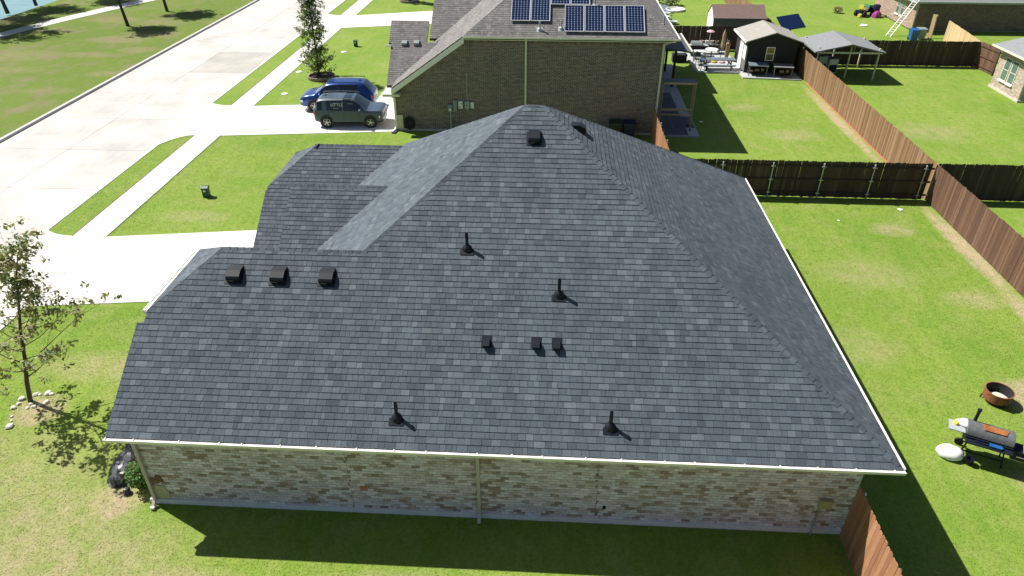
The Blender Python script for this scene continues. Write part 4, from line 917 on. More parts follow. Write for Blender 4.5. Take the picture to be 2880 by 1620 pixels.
t=thing('paper_sheet','crumpled white sheet lying on the lawn left of the ladder','sheet',(38.4,58.8,0)); m=MB(); m.poly([(-.5,-.25,.03),(.05,-.35,.08),(.5,.1,.05),(.35,.35,.03),(-.1,.3,.12)],[(0,1,4),(1,2,4),(2,3,4)]); m.prism([(-.5,-.25,.0),(.05,-.35,.0),(.5,.1,.0),(.35,.35,.0),(-.1,.3,.0)],(0,0,.02)); m.build('sheet_body','cloth_white',t,rel=True)

# ================================================================ CARS
def car(name,label,loc,rz,paint,sp):
    t=thing(name,label,'car',loc,rz)
    L,Wd=sp['L'],sp['W']; st=sp['st']
    def sec(s):
        x,zb,ws,zt,wt,zr,wr=s
        return [(x,0,zb),(x,ws-.10,zb),(x,ws-.01,zb+.10),(x,ws,zb+(zt-zb)*.45),(x,ws-.015,zb+(zt-zb)*.80),(x,wt,zt),(x,wr+.02,zr-.07*min(1,(zr-zt)/.3)),(x,wr-.07,zr-.012),(x,wr*.5,zr+.012),(x,0,zr+.016)]
    S_=[sec(s) for s in st]; parts={}
    def put(key,q,sgn):
        parts.setdefault(key,MB()).face([(a,sgn*b,c) for a,b,c in (q if sgn>0 else q[::-1])])
    for i in range(len(S_)-1):
        fl=sp['fl'][i]
        for k in range(9):
            q=[S_[i][k],S_[i+1][k],S_[i+1][k+1],S_[i][k+1]]
            for sgn in (1,-1):
                key='body'
                if k==5 and fl.get('side'): key=fl['side']+('R' if sgn<0 else 'L')
                if k in (6,7,8) and fl.get('top') and not(k==6 and fl.get('pillar')): key=fl['top']
                if k<2: key='sill'
                put(key,q,sgn)
    for e,idx_ in ((S_[0],0),(S_[-1],-1)):
        q=[p for p in e]+[(p[0],-p[1],p[2]) for p in e[::-1] if abs(p[1])>1e-6]; parts['body'].face(q)
    for key,mb in parts.items():
        bm_merge=mb
        nm={'body':'body','sill':'lower_trim','windscreen':'windscreen','rearglass':'rear_window','sunroof':'sunroof'}.get(key,'side_window')
        mt={'body':paint,'sill':'black_plastic'}.get(key,'glass_dark')
        o=mb.build(nm,mt,t,rel=True); bm=bmesh.new(); bm.from_mesh(o.data); bmesh.ops.remove_doubles(bm,verts=bm.verts,dist=.0005); bmesh.ops.recalc_face_normals(bm,faces=bm.faces); bm.to_mesh(o.data); bm.free()
        o.data.polygons.foreach_set('use_smooth',[True]*len(o.data.polygons)); o.data.set_sharp_from_angle(angle=R(38))
        if key=='body':
            md=o.modifiers.new('bevel','SUBSURF'); md.levels=1; md.render_levels=1; md.subdivision_type='SIMPLE'
    r=sp['r']
    for ax in sp['axles']:
        for s in (-1,1):
            y=s*(Wd/2)
            m=MB(); m.lathe([(0,-.01),(r+.075,-.01),(r+.075,.012),(r+.04,.022),(0,.014)] if s>0 else [(0,.01),(r+.075,.01),(r+.075,-.012),(r+.04,-.022),(0,-.014)],(ax,y,r+.03),24,'y'); 
            m.build('wheel_arch','black_plastic',t,40,rel=True)
            m=MB(); d=s*.03; m.lathe([(r*.62,y+d-s*.20),(r*.97,y+d-s*.19),(r,y+d-s*.12),(r,y+d-s*.03),(r*.95,y+d),(r*.68,y+d+s*.005),(r*.62,y+d-s*.06)],(ax,0,r),28,'y',caps=False); wh=m.build('wheel','tyre',t,35,rel=True)
            m=MB(); m.lathe([(0,y+d-s*.06),(r*.66,y+d-s*.06),(r*.66,y+d-s*.05),(0,y+d-s*.05)],(ax,0,r),28,'y'); m.build('wheel_disc','black_metal',wh,rel=True)
            m=MB(); m.lathe([(r*.63,y+d-s*.03),(r*.67,y+d-s*.02),(r*.67,y+d+s*.008),(r*.63,y+d+s*.002)],(ax,0,r),28,'y',caps=False)
            for k in range(5):
                a=2*math.pi*k/5+.3; c0=Vector((ax,y+d-s*.005,r)); rd=Vector((math.cos(a),0,math.sin(a))); tg=Vector((-math.sin(a),0,math.cos(a)))*s; yy_=Vector((0,s*.012,0))
                sw=sp['spoke']; m.poly([c0+rd*.03-tg*.04,c0+rd*.03+tg*.04,c0+rd*r*.63+tg*(.012+sw),c0+rd*r*.63-tg*(.035-sw)]+[p+yy_ for p in (c0+rd*.03-tg*.035,c0+rd*.03+tg*.035,c0+rd*r*.62+tg*(.008+sw),c0+rd*r*.62-tg*(.03-sw))],[(4,5,6,7),(0,1,5,4),(1,2,6,5),(2,3,7,6),(3,0,4,7)])
            m.lathe([(0,y+d+s*.012),(.07,y+d+s*.01),(.07,y+d-s*.02)],(ax,0,r),14,'y'); m.build('rim','rim_silver',wh,30,rel=True)
    xf,xr=st[-1][0],st[0][0]
    for s in (-1,1):
        m=MB(); hx,hz=sp['head']; m.prism([(hx,s*(Wd/2-.13),hz),(hx-.20,s*(Wd/2-.005),hz+.02),(hx-.20,s*(Wd/2-.005),hz+.15),(hx-.02,s*(Wd/2-.13),hz+.13)],(.025,s*.01,0)); m.build('headlight','lamp_clear',t,rel=True)
        tx,tz=sp['tail']; m=MB(); m.prism([(tx+.16,s*(Wd/2-.02),tz),(tx,s*(Wd/2-.14),tz),(tx,s*(Wd/2-.14),tz+.18),(tx+.16,s*(Wd/2-.02),tz+.20)],(-.025,s*.012,0)); m.build('tail_light','lamp_red',t,rel=True)
        mx,mz=sp['mirror']; m=MB(); m.lathe([(.03,-.13),(.085,-.09),(.10,0),(.085,.08),(.03,.12)],(mx,s*(Wd/2+.08),mz),10,'y'); m.build('wing_mirror',paint,t,45,rel=True)
        for hx in sp['handles']: m=MB(); m.tube([(hx-.1,s*(Wd/2-.005),sp['hz']),(hx-.09,s*(Wd/2+.025),sp['hz']),(hx+.09,s*(Wd/2+.025),sp['hz']),(hx+.1,s*(Wd/2-.005),sp['hz'])],.014,6); m.build('door_handle','rim_silver',t,rel=True)
        m=MB()
        for dx in sp['seams']: m.obox((dx-.006,s*(Wd/2-.02),.42),(.012,0,0),(0,s*.024,0),(.10 if dx<0 else -.02,0,.55))
        m.build('door_seam','black_matte',t,rel=True)
        rx0,rx1,rz_,ry=sp['rail']; m=MB(); m.tube([(rx0,s*ry,rz_-.05),(rx0+.12,s*ry,rz_),((rx0+rx1)/2,s*ry,rz_+.025),(rx1-.15,s*ry,rz_),(rx1,s*ry,rz_-.06)],.022,6); m.build('roof_rail',sp['railmat'],t,40,rel=True)
    m=MB(); gz_=sp['grille']; m.obox((xf-.02,-.60,gz_),(.03,0,0),(0,1.20,0),(0,0,.24)); m.build('grille','black_metal',t,rel=True)
    m=MB(); m.obox((xf-.01,-.62,.33),(.035,0,0),(0,1.24,0),(0,0,.06)); m.build('bumper_trim','rim_silver',t,rel=True)
    m=MB(); m.lathe([(0,.0),(.07,.0),(.07,.02),(0,.02)],(xf+.012,0,gz_+.15),14,'x'); m.build('badge','rim_silver',t,rel=True)
    m=MB(); m.prism([(sp['fin'],-.02,sp['finz']),(sp['fin']+.22,-.02,sp['finz']),(sp['fin']+.04,-.02,sp['finz']+.10)],(0,.04,0)); m.build('roof_fin','black_plastic',t,rel=True)
    m=MB(); m.obox((xr-.02,-.26,.62),(.02,0,0),(0,.52,0),(0,0,.12)); m.build('number_plate','panel_white',t,rel=True)
    return t
#      x     zb   ws   zt    wt   zr   wr
g=[(-2.13,.52,.74,.98,.74,1.00,.68),(-2.09,.40,.85,1.02,.83,1.06,.74),(-2.02,.36,.90,1.06,.87,1.22,.70),(-1.86,.33,.925,1.09,.885,1.60,.70),(-1.72,.31,.93,1.09,.89,1.68,.70),
   (-1.55,.30,.935,1.09,.89,1.70,.71),(-1.28,.29,.94,1.08,.895,1.72,.715),(-.33,.27,.94,1.06,.90,1.735,.72),(-.25,.27,.94,1.06,.90,1.735,.72),(.25,.27,.94,1.05,.90,1.72,.715),(.42,.27,.94,1.05,.90,1.69,.705),
   (.78,.27,.94,1.04,.90,1.43,.72),(.98,.27,.94,1.035,.89,1.26,.75),(1.16,.28,.94,1.03,.88,1.10,.80),(1.25,.28,.94,1.03,.87,1.065,.80),(1.75,.30,.935,1.03,.87,1.06,.80),(2.0,.33,.91,1.00,.85,1.04,.78),(2.10,.36,.87,.95,.82,.985,.76),(2.15,.40,.80,.88,.76,.91,.70)]
gf=[{} for _ in g]; gf[2]=dict(top='rearglass',pillar=1); gf[3]=dict(side='qwin'); gf[4]=dict(side='qwin'); gf[6]=dict(side='rwin'); gf[8]=dict(side='fwin',top='sunroof'); gf[9]=dict(side='fwin'); gf[10]=dict(side='fwin',top='windscreen',pillar=1); gf[11]=dict(top='windscreen',pillar=1); gf[12]=dict(top='windscreen',pillar=1)
gs=dict(L=4.3,W=1.88,st=g,fl=gf,r=.345,axles=(-1.34,1.36),spoke=.05,head=(2.10,.60),tail=(-2.12,.80),mirror=(.80,1.10),handles=(-.95,-.02),hz=.93,seams=(-1.25,-.30,.72),rail=(-1.75,.5,1.76,.72),railmat='rim_silver',grille=.56,fin=-1.5,finz=1.70)
gc=car('parked_car','grey-blue compact SUV with silver roof rails, nose towards the house',(-3.80,29.68,.03),R(3),'paint_denim',gs)
cu=bpy.data.curves.new('window_writing','FONT'); cu.body='LITTLE'; cu.size=.26; cu.extrude=.002; to=bpy.data.objects.new('tmp',cu); C.objects.link(to)
bpy.context.view_layer.update(); me=bpy.data.meshes.new_from_object(to.evaluated_get(bpy.context.evaluated_depsgraph_get())); bpy.data.objects.remove(to)
o=bpy.data.objects.new('window_writing',me); C.objects.link(o); o.parent=gc; me.materials.append(M['marker_white']); WL[o]=(0,0,0)
o.matrix_local=Matrix.Translation((-1.0,-.862,1.33))@Matrix.Rotation(R(90-15),4,'X')
m=MB()
for k in range(5): m.tube([(-.85+.07*k,-.893,1.18+.03*(k%2)),(-.80+.07*k,-.890,1.24-.03*(k%2))],.008,4)
for k in range(6): m.tube([(.02+.06*k,-.83,1.46+.02*(k%2)),(.06+.06*k,-.826,1.50-.03*(k%2))],.008,4)
stuff(m.build('window_scribble','marker_white',gc,rel=True))
b_=[(-2.42,.56,.78,1.02,.78,1.05,.70),(-2.36,.42,.91,1.08,.88,1.14,.74),(-2.22,.37,.97,1.13,.92,1.30,.70),(-1.95,.34,.99,1.16,.93,1.58,.69),(-1.80,.33,1.0,1.17,.93,1.72,.70),(-1.45,.31,1.0,1.16,.935,1.765,.72),
    (-1.05,.30,1.0,1.14,.94,1.78,.73),(-.20,.29,1.0,1.11,.94,1.79,.74),(-.13,.29,1.0,1.11,.94,1.79,.74),(.45,.29,1.0,1.09,.94,1.75,.73),(.62,.29,1.0,1.085,.935,1.71,.72),(1.02,.30,1.0,1.075,.93,1.44,.74),(1.30,.30,1.0,1.07,.92,1.23,.80),(1.44,.30,.995,1.06,.915,1.12,.83),
    (1.52,.30,.99,1.05,.90,1.09,.83),(1.95,.32,.975,1.0,.87,1.04,.80),(2.25,.35,.93,.92,.82,.96,.74),(2.40,.38,.86,.82,.76,.86,.68),(2.46,.44,.76,.70,.68,.74,.60)]
bf=[{} for _ in b_]; bf[2]=dict(top='rearglass',pillar=1); bf[3]=dict(top='rearglass',pillar=1); bf[5]=dict(side='qwin'); bf[6]=dict(side='rwin'); bf[8]=dict(side='fwin'); bf[9]=dict(side='fwin'); bf[10]=dict(side='fwin',top='windscreen',pillar=1); bf[11]=dict(top='windscreen',pillar=1); bf[12]=dict(top='windscreen',pillar=1)
bs=dict(L=4.9,W=2.0,st=b_,fl=bf,r=.375,axles=(-1.46,1.48),spoke=.02,head=(2.38,.62),tail=(-2.40,.86),mirror=(1.02,1.14),handles=(-.85,.1),hz=.98,seams=(-1.15,-.17,.95),rail=(-1.7,.5,1.82,.74),railmat='black_metal',grille=.50,fin=-1.55,finz=1.755)
car('parked_car','deep blue mid-size SUV facing the road beside the grey-blue one',(-5.3,32.62,.03),R(184),'paint_blue',bs)

# ================================================================ TREES AND SHRUBS
def leaf_cloud(mb,pts,cols,size,rnd,flat=.4):
    for (p,c) in zip(pts,cols):
        s=size*rnd.uniform(.6,1.35); a=rnd.uniform(0,6.28); tl=rnd.gauss(0,flat)+.1; b=rnd.uniform(0,6.28)
        n=Vector((math.sin(tl)*math.cos(b),math.sin(tl)*math.sin(b),math.cos(tl))); u=n.cross(Vector((math.cos(a),math.sin(a),.13))).normalized(); v=n.cross(u)
        mb.face([p-u*s,p-v*s*.5+u*s*.1,p+u*s,p+v*s*.5+u*s*.1],c)
def tree(name,label,base,trunk,rad,limbs,nleaf,size,cols,spread,seed,group=None,clump=12,lowest=.3,cat='tree'):
    rnd=random.Random(seed); t=thing(name,label,cat,base,0,group)
    tp=[Vector(p) for p in trunk]; m=MB(); n=len(tp); m.tube(tp,[rad*(1-.82*k/(n-1)) for k in range(n)],8); m.build('trunk','bark',t,60,rel=True)
    lm=MB(); tips=[]
    for (f,dirv,ln,r0) in limbs:
        k=min(n-2,int(f*(n-1))); a=tp[k].lerp(tp[k+1],f*(n-1)-k); d=Vector(dirv).normalized(); q=[a]; c=a.copy()
        for j in range(4):
            d=(d+Vector((rnd.gauss(0,.13),rnd.gauss(0,.13),rnd.gauss(.05,.08)))).normalized(); c=c+d*ln/4; q.append(c.copy())
        lm.tube(q,[r0,r0*.75,r0*.5,r0*.33,r0*.15],5); tips.append((q,ln))
        for j in range(2):
            e=q[rnd.choice((2,3))]; dd=(d+Vector((rnd.gauss(0,.6),rnd.gauss(0,.6),rnd.gauss(.1,.3)))).normalized(); tw=[e,e+dd*ln*.25,e+dd*ln*.42]; lm.tube(tw,[r0*.35,r0*.22,r0*.08],4); tips.append((tw,ln*.6))
    lm.build('limbs','bark',t,60,rel=True)
    mb=MB(); P=[];Cc=[]
    per=max(1,nleaf//(len(tips)*clump)+1)
    for (q,ln) in tips:
        for _ in range(per):
            f=rnd.uniform(lowest,1.08); k=min(len(q)-2,int(f*(len(q)-1))); c=q[k].lerp(q[k+1],f*(len(q)-1)-k)+Vector((rnd.gauss(0,spread),rnd.gauss(0,spread),rnd.gauss(0,spread*.8)))
            base_c=rnd.choice(cols)
            for _ in range(clump): P.append(c+Vector((rnd.gauss(0,spread*.45),rnd.gauss(0,spread*.45),rnd.gauss(0,spread*.35)))); Cc.append(tuple(x*rnd.uniform(.75,1.25) for x in base_c))
    leaf_cloud(mb,P,Cc,size,rnd,.9); mb.build('crown','foliage',t,rel=True); return t
GRN=[(.15,.21,.055),(.12,.175,.038),(.20,.25,.075),(.09,.135,.03)]
OLV=[(.27,.28,.10),(.20,.22,.065),(.34,.33,.15),(.13,.17,.045)]
rr=random.Random(5)
# sparse sapling in the near left lawn; it leans towards the house
lim=[]
for k in range(30):
    f=.2+.76*k/30; a=k*2.4; lim.append((f,(math.cos(a),math.sin(a)*.8,.3+.5*f),(2.2-1.4*f)*rr.uniform(.5,1.3)*(1.25 if math.cos(a)>.2 else 1),.024*(1.2-f)))
tree('sapling_tree','sparse young tree in a ring of white stones on the near left lawn',(-7.74,3.68,0),[(0,0,0),(.2,0,.8),(.5,.02,1.75),(.78,.05,2.85),(1.15,.05,3.9),(1.45,.05,4.8),(1.75,.05,5.45)],.075,lim,3800,.075,OLV,.17,101,clump=11,lowest=.4)
# columnar street tree in a brick ring
lim=[]
for k in range(60):
    f=.02+.96*k/60; a=k*2.4; prof=(.95 if f<.45 else 1.0-.72*(f-.45)/.55); lim.append((f,(math.cos(a),math.sin(a),.5+.4*f),1.22*prof*rr.uniform(.65,1.15),.03*(1.1-f)))
tree('street_tree','narrow columnar tree in a brick ring on the front lawn of the solar house',(-8.72,39.3,0),[(0,0,0),(.0,.0,1.2),(.05,.02,2.6),(.0,.05,4.0),(.06,0,5.4),(.1,0,6.6)],.10,lim,8000,.078,GRN,.18,102,clump=10,lowest=.25)
def ring(x,y,r,label):
    t=thing('tree_ring',label,'planter ring',(x,y,0),0,'brick tree rings'); c=MB(); c.box((-.11,-.05,0),(.11,.05,.16)); me=c.mesh('edging_brick','ring_brick')
    n=int(2*math.pi*r/.24)
    for lv in (0,1):
        for k in range(n):
            a=2*math.pi*(k+.5*lv)/n; inst('edging_brick',me,t,Matrix.Translation((x+r*math.cos(a),y+r*math.sin(a),.0+.10*lv-.02))@Matrix.Rotation(a+math.pi/2,4,'Z'))
    m=MB(); m.lathe([(0,.14),(r*.5,.13),(r-.06,.08)],(0,0,0),20); m.build('mulch_bed','mulch',t,60,rel=True)
ring(-8.5,39.1,.95,'brick ring of mulch around the columnar street tree'); ring(-7.1,67.9,1.0,'brick tree ring cut by the top edge')
lim=[(.1+.85*k/24,(math.cos(k*2.4),math.sin(k*2.4),.6),1.1*(1-.5*k/24),.03) for k in range(24)]
tree('street_tree','young tree in the farther brick ring, only its foot in view',(-7.1,67.9,0),[(0,0,0),(0,0,1.5),(.1,0,3),(.1,.1,5)],.09,lim,2500,.09,GRN,.2,103,clump=10)
# park trees across the road: trunks show, crowns are mostly above the picture
park=[(-31.8,54.8,'slender park tree nearest the road, trunk in full view',(-1.6,1.0),7.2,2.5,.17),(-31.2,61.5,'park tree behind the slender one, trunk cut by the top edge',(-1.0,.6),7.0,2.4,.17),(-47.0,59.6,'forked park tree at the edge of the pond',(-1.2,.3),7.5,2.7,.2),(-46.6,63.6,'bushy park tree beside the pond, right of the forked one',(-.6,0),6.5,2.8,.18),
      (-47.6,55.6,'park tree at the left edge that shades the path',(1.2,-.2),7.5,3.2,.2),(-42.5,67.5,'park tree beyond the path at the top edge',(-.5,.5),6.8,3.0,.18)]
for k,(x,y,lb,(lx,ly),h,cr,rd) in enumerate(park):
    lim=[]
    for j in range(26):
        f=.42+.55*j/26; a=j*2.4+k; lim.append((f,(math.cos(a),math.sin(a),.45+.5*f),cr*rr.uniform(.65,1.15)*(1.15-.5*f),.05))
    tree('park_tree',lb,(x,y,0),[(0,0,0),(lx*.12,ly*.12,h*.2),(lx*.35,ly*.35,h*.45),(lx*.65,ly*.65,h*.7),(lx,ly,h)],rd,lim,7500,.11,[(.05,.085,.016),(.04,.065,.012),(.07,.11,.02)],.34,110+k,'park trees across the road',clump=14,lowest=.3)
tree('park_tree','dark park tree out of the left edge, throwing a broad shadow on the grass',(-46.8,53.0,0),[(0,0,0),(.6,.2,2.0),(1.8,.5,4.6),(3.0,.8,6.8)],.18,[(.4+.55*j/26,(math.cos(j*2.4),math.sin(j*2.4),.3),3.3*rr.uniform(.6,1.1),.05) for j in range(26)],9000,.11,[(.05,.085,.016),(.04,.065,.012)],.36,121,'park trees across the road',clump=14)
def shrub(name,label,base,h,r,n,cols,seed,size=.06):
    rnd=random.Random(seed); t=thing(name,label,'shrub',base); m=MB()
    for k in range(7): a=k*.9; m.tube([(0,0,0),(math.cos(a)*r*.4,math.sin(a)*r*.4,h*.5),(math.cos(a)*r*.7,math.sin(a)*r*.7,h*.85)],[.015,.01,.004],4)
    m.build('stems','bark',t,rel=True); mb=MB(); P=[];Cc=[]
    for _ in range(n):
        v=Vector((rnd.gauss(0,1),rnd.gauss(0,1),rnd.gauss(0,1))).normalized()*rnd.uniform(.5,1.05); P.append(Vector((v.x*r,v.y*r,h*.55+v.z*h*.48))); c=rnd.choice(cols); Cc.append(tuple(x*rnd.uniform(.7,1.3) for x in c))
    leaf_cloud(mb,P,Cc,size,rnd,.9); mb.build('foliage','foliage',t,rel=True)
shrub('shrub','small bright green shrub beside the left downspout',(-2.32,.55,0),.85,.42,1500,[(.07,.17,.015),(.05,.13,.012),(.09,.2,.02)],131,.045)
shrub('shrub','loose shrub with white blooms at the top beside the white pool',(21.3,67.5,0),1.2,1.0,700,[(.09,.13,.03),(.06,.09,.02),(.7,.7,.65)],132,.10)
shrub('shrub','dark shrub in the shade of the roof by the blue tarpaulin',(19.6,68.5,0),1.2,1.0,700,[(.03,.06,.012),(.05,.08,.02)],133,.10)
shrub('shrub','small brown dry shrub on the far lawn at the top',(37.8,64.5,0),.6,.5,260,[(.2,.14,.07),(.15,.1,.05)],134,.08)

# ================================================================ NEAR LAWN THINGS
ST=[(-8.05,3.75,.17),(-8.02,3.52,.12),(-8.06,3.34,.14),(-7.74,3.98,.14),(-7.60,3.98,.10),(-7.38,4.05,.17),(-7.24,4.02,.12),(-7.18,3.64,.16),(-7.45,3.42,.13),(-7.62,3.36,.10),(-7.62,3.54,.10),(-7.85,2.95,.09),(-7.75,2.78,.08),(-7.62,2.52,.19),(-7.33,3.5,.09)]
ST=[(a,b,c*.68) for a,b,c in ST]
SL=['white stone farthest from the sapling, alone at the front','largest white stone on the left of the sapling']
for k,(x,y,r_) in enumerate(ST):
    rnd=random.Random(k); m=MB(); m.lathe([(0,0),(r_*.8,.0),(r_,r_*.3),(r_*.75,r_*.62),(r_*.2,r_*.75),(0,r_*.74)],(0,0,0),8)
    m.v=[(a*(1+rnd.uniform(-.2,.2)),b*(.75+rnd.uniform(-.2,.2)),c*(1+rnd.uniform(-.15,.15))) for a,b,c in m.v]
    o=m.build('garden_stone','stone_white',None,25); o.location=(x,y,0); o.rotation_euler.z=rnd.uniform(0,3)
    lb={13:'white stone lying alone in front of the ring around the sapling',0:'largest white stone on the left of the sapling ring'}.get(k,'white stone in the loose ring around the sapling')
    tag(o,lb,'stone','stones around the sapling')
def pedestal(x,y,label):
    t=thing('utility_pedestal',label,'pedestal',(x,y,0),.1,'green utility boxes on the lawns'); t.scale=(.6,.6,.72); m=MB(); m.prism([(-.26,-.24,0),(.26,-.24,0),(.24,.24,0),(-.24,.24,0)],(0,0,.62)); m.build('cabinet','green_plastic',t,rel=True)
    m=MB(); m.prism([(-.29,-.27,.62),(-.29,.27,.62),(-.29,.27,.74),(-.29,-.05,.80),(-.29,-.27,.70)],(.58,0,0)); m.build('hood','green_plastic',t,rel=True); m=MB(); m.box((-.13,-.252,.42),(.07,-.243,.55)); m.build('warning_label','panel_white',t,rel=True)
pedestal(-8.46,18.75,'dark green utility box on the front lawn of the charcoal-roofed house'); pedestal(-8.2,48.5,'dark green utility box on the lawn beyond the blue car')
for x,y,lb in ((-8.75,46.6,'round white lid in the lawn in front of the far utility box'),(-10.6,42.6,'pale lid in the lawn left of the columnar tree'),(-10.0,35.2,'small pale lid in the lawn near the blue car'),(-10.7,40.6,'pale lid by the sidewalk beside the columnar tree')):
    m=MB(); m.lathe([(0,.05),(.2,.05),(.24,.02),(.24,-.02)],(0,0,0),14); o=m.build('meter_lid','panel_white',None,30); o.location=(x,y,0); tag(o,lb,'lid','lids in the lawns')
t=thing('plastic_sheeting','crumpled black plastic sheeting dumped beside the left end of the house','sheeting',(-3.22,1.45,0),R(14)); m=MB(); rnd=random.Random(9); nx_,ny_=13,22
for j in range(ny_+1):
    for i in range(nx_+1):
        u_=i/nx_*2-1; v_=j/ny_; wd=.24+.38*math.sin(math.pi*min(1,v_*1.15))**.7*(1.15-.5*v_); hh=(1-u_*u_)*(.30-.12*v_)*(.4+math.sin(math.pi*v_)**.5)
        m.v.append((u_*wd+.12*math.sin(v_*3)+rnd.gauss(0,.025),-1.05+2.0*v_,max(.01,hh+rnd.gauss(0,.035)+.05*math.sin(u_*9+v_*5))))
for j in range(ny_):
    for i in range(nx_): q=j*(nx_+1)+i; m.f.append((q,q+1,q+nx_+2,q+nx_+1)); m.c.append((1,1,1))
m.build('sheet_folds','tarp',t,25,rel=True); m=MB(); m.lathe([(0,.02),(.09,.0),(.11,.10),(.06,.18),(0,.2)],(.22,-1.30,0),7); m.build('loose_scrap','tarp',t,25,rel=True)
# fire pit
t=thing('fire_pit','round rusty fire pit with pale ash on the near right lawn','fire pit',(23.19,5.40,0)); m=MB(); m.lathe([(.33,.08),(.385,.12),(.41,.40),(.415,.45),(.385,.45)],(0,0,0),32,caps=False); m.build('bowl','rust',t,35,rel=True); m=MB(); m.lathe([(.384,.446),(.375,.40),(.35,.12),(0,.11)],(0,0,0),32,caps=False); m.build('bowl_lining','black_matte',t,35,rel=True)
m=MB(); m.lathe([(0,.20),(.2,.19),(.30,.15)],(.04,-.03,0),24,caps=False); m.build('ash_bed','ash',t,60,rel=True)
for k in range(3): a=.6+k*2.09; m=MB(); m.beam((math.cos(a)*.42,math.sin(a)*.42,0),(math.cos(a)*.37,math.sin(a)*.37,.2),.04,.03); m.build('leg','black_metal',t,rel=True)
m=MB(); m.tube([(-.05,-.40,.36),(-.02,-.47,.34),(.06,-.46,.34),(.08,-.39,.36)],.014,6); m.build('handle','black_metal',t,rel=True)
# barrel smoker
t=thing('barrel_grill','open barrel smoker grill with side firebox on the near right lawn','grill',(21.45,2.92,0),R(-24))
m=MB(); pr=[(.30*math.cos(a),.82+.27*math.sin(a)) for a in np.linspace(math.pi,2*math.pi,10)]; m.prism([(-.58,y,z) for y,z in pr],(1.16,0,0)); m.build('barrel','black_metal',t,30,rel=True)
m=MB(); pr=[(.02+.30*math.cos(a),.84+.27*math.sin(a)) for a in np.linspace(.15,math.pi*.98,10)]; m.prism([(-.58,y+.03,z) for y,z in pr],(1.16,0,0)); m.build('barrel_lid','grill_grey',t,30,rel=True)
m=MB(); m.poly([(-.2,-.13,1.075),(.35,-.13,1.075),(.42,.05,1.118),(-.25,.08,1.117)],[(0,1,2,3)]); m.v=[(a,b,c+.014) for a,b,c in m.v]; m.build('rust_patch','copper',t,rel=True)
m=MB(); m.obox((-1.02,-.22,.84),(.42,0,0),(0,.44,0),(0,0,.03)); m.build('side_shelf','steel_grey',t,rel=True)
m=MB(); m.obox((-.58,-.50,.74),(1.16,0,0),(0,.2,0),(0,0,.03)); m.build('front_shelf','black_metal',t,rel=True)
m=MB(); m.prism([(.62,-.24,.44),(.62,.22,.44),(.62,.22,.70),(.62,.08,.80),(.62,-.24,.74)],(.52,0,0)); fb=m.build('firebox','black_metal',t,rel=True); m=MB(); m.obox((.86,-.25,.745),(.27,0,0),(0,.30,.05),(0,0,.014)); m.build('firebox_lid','steel_grey',fb,rel=True); m=MB(); m.tube([(.72,-.27,.62),(.72,-.31,.62),(.98,-.31,.62),(.98,-.27,.62)],.012,6); m.build('firebox_handle','galvanised',fb,rel=True)
m=MB(); m.tube([(-.42,.20,.95),(-.42,.20,1.48)],.045,10); m.lathe([(.06,1.46),(.06,1.50),(0,1.51)],(-.42,.20,0),10); m.build('chimney','black_metal',t,rel=True)
for a,b in ((-.5,-.22),(.5,-.22),(-.5,.22),(.5,.22)): m=MB(); m.beam((a*1.08,b*1.15,0.02),(a*.9,b*.8,.62),.035,.035); m.build('leg','black_metal',t,rel=True)
for s in (-1,1): m=MB(); m.lathe([(0,-.03),(.12,-.03),(.12,.03),(0,.03)],(-.53,s*.28,.12),14,'y'); m.build('wheel','tyre',t,rel=True)
m=MB(); m.beam((-.5,-.2,.22),(.5,-.2,.22),.03,.03); m.beam((-.5,.2,.22),(.5,.2,.22),.03,.03); m.build('lower_bars','black_metal',t,rel=True)
def lump(name,label,cat,loc,prof,mat,seed,sc=(1,1),n=14,rz=0,parts=None):
    rnd=random.Random(seed); t=thing(name,label,cat,loc,rz); m=MB(); m.lathe(prof,(0,0,0),n); m.v=[(a*sc[0]*(1+rnd.uniform(-.1,.1)),b*sc[1]*(1+rnd.uniform(-.1,.1)),c*(1+rnd.uniform(-.12,.12))) for a,b,c in m.v]; m.build('bundle',mat,t,60,rel=True); return t
lump('cloth_bundle','white cloth bundle lying on the grass left of the barrel grill','cloth',(20.60,2.90,0),[(0,0),(.28,0),(.36,.10),(.33,.22),(.2,.30),(0,.32)],'cloth_white',3,(1.05,.75),rz=-.3)
lump('plastic_bag','white bag with a yellow end on the back shelf of the barrel grill','bag',(20.98,3.30,.86),[(0,0),(.2,0),(.24,.06),(.18,.13),(0,.16)],'cloth_white',4,(1.2,.7),rz=-.4)
lump('cleaning_sponge','small yellow sponge beside the white bag','sponge',(20.72,3.34,.86),[(0,0),(.08,0),(.09,.05),(.06,.10),(0,.11)],'yellow',5)
m=MB(); 
t=thing('blue_scraper','bright blue scraper lying along the front of the barrel grill','tool',(21.30,2.57,.775),R(-24)); m=MB(); m.tube([(-.36,.02,.03),(.0,0,.03)],.02,6); m.build('handle','bin_blue',t,rel=True); m=MB(); m.prism([(0,-.06,.01),(.28,-.07,.01),(.34,0,.01),(.28,.07,.01),(0,.06,.01)],(0,0,.05)); m.build('blade','bright_blue',t,rel=True)
t=thing('charcoal_starter','small black bucket beside the white cloth bundle','bucket',(21.0,2.62,0)); m=MB(); m.lathe([(.09,0),(.13,.22),(.14,.22),(.11,.22),(.08,.03),(0,.03)],(0,0,0),12); m.build('bucket_body','black_metal',t,40,rel=True); m=MB(); m.tube([(-.13,0,.2),(-.09,0,.3),(.09,0,.3),(.13,0,.2)],.008,5); m.build('handle','black_metal',t,rel=True)
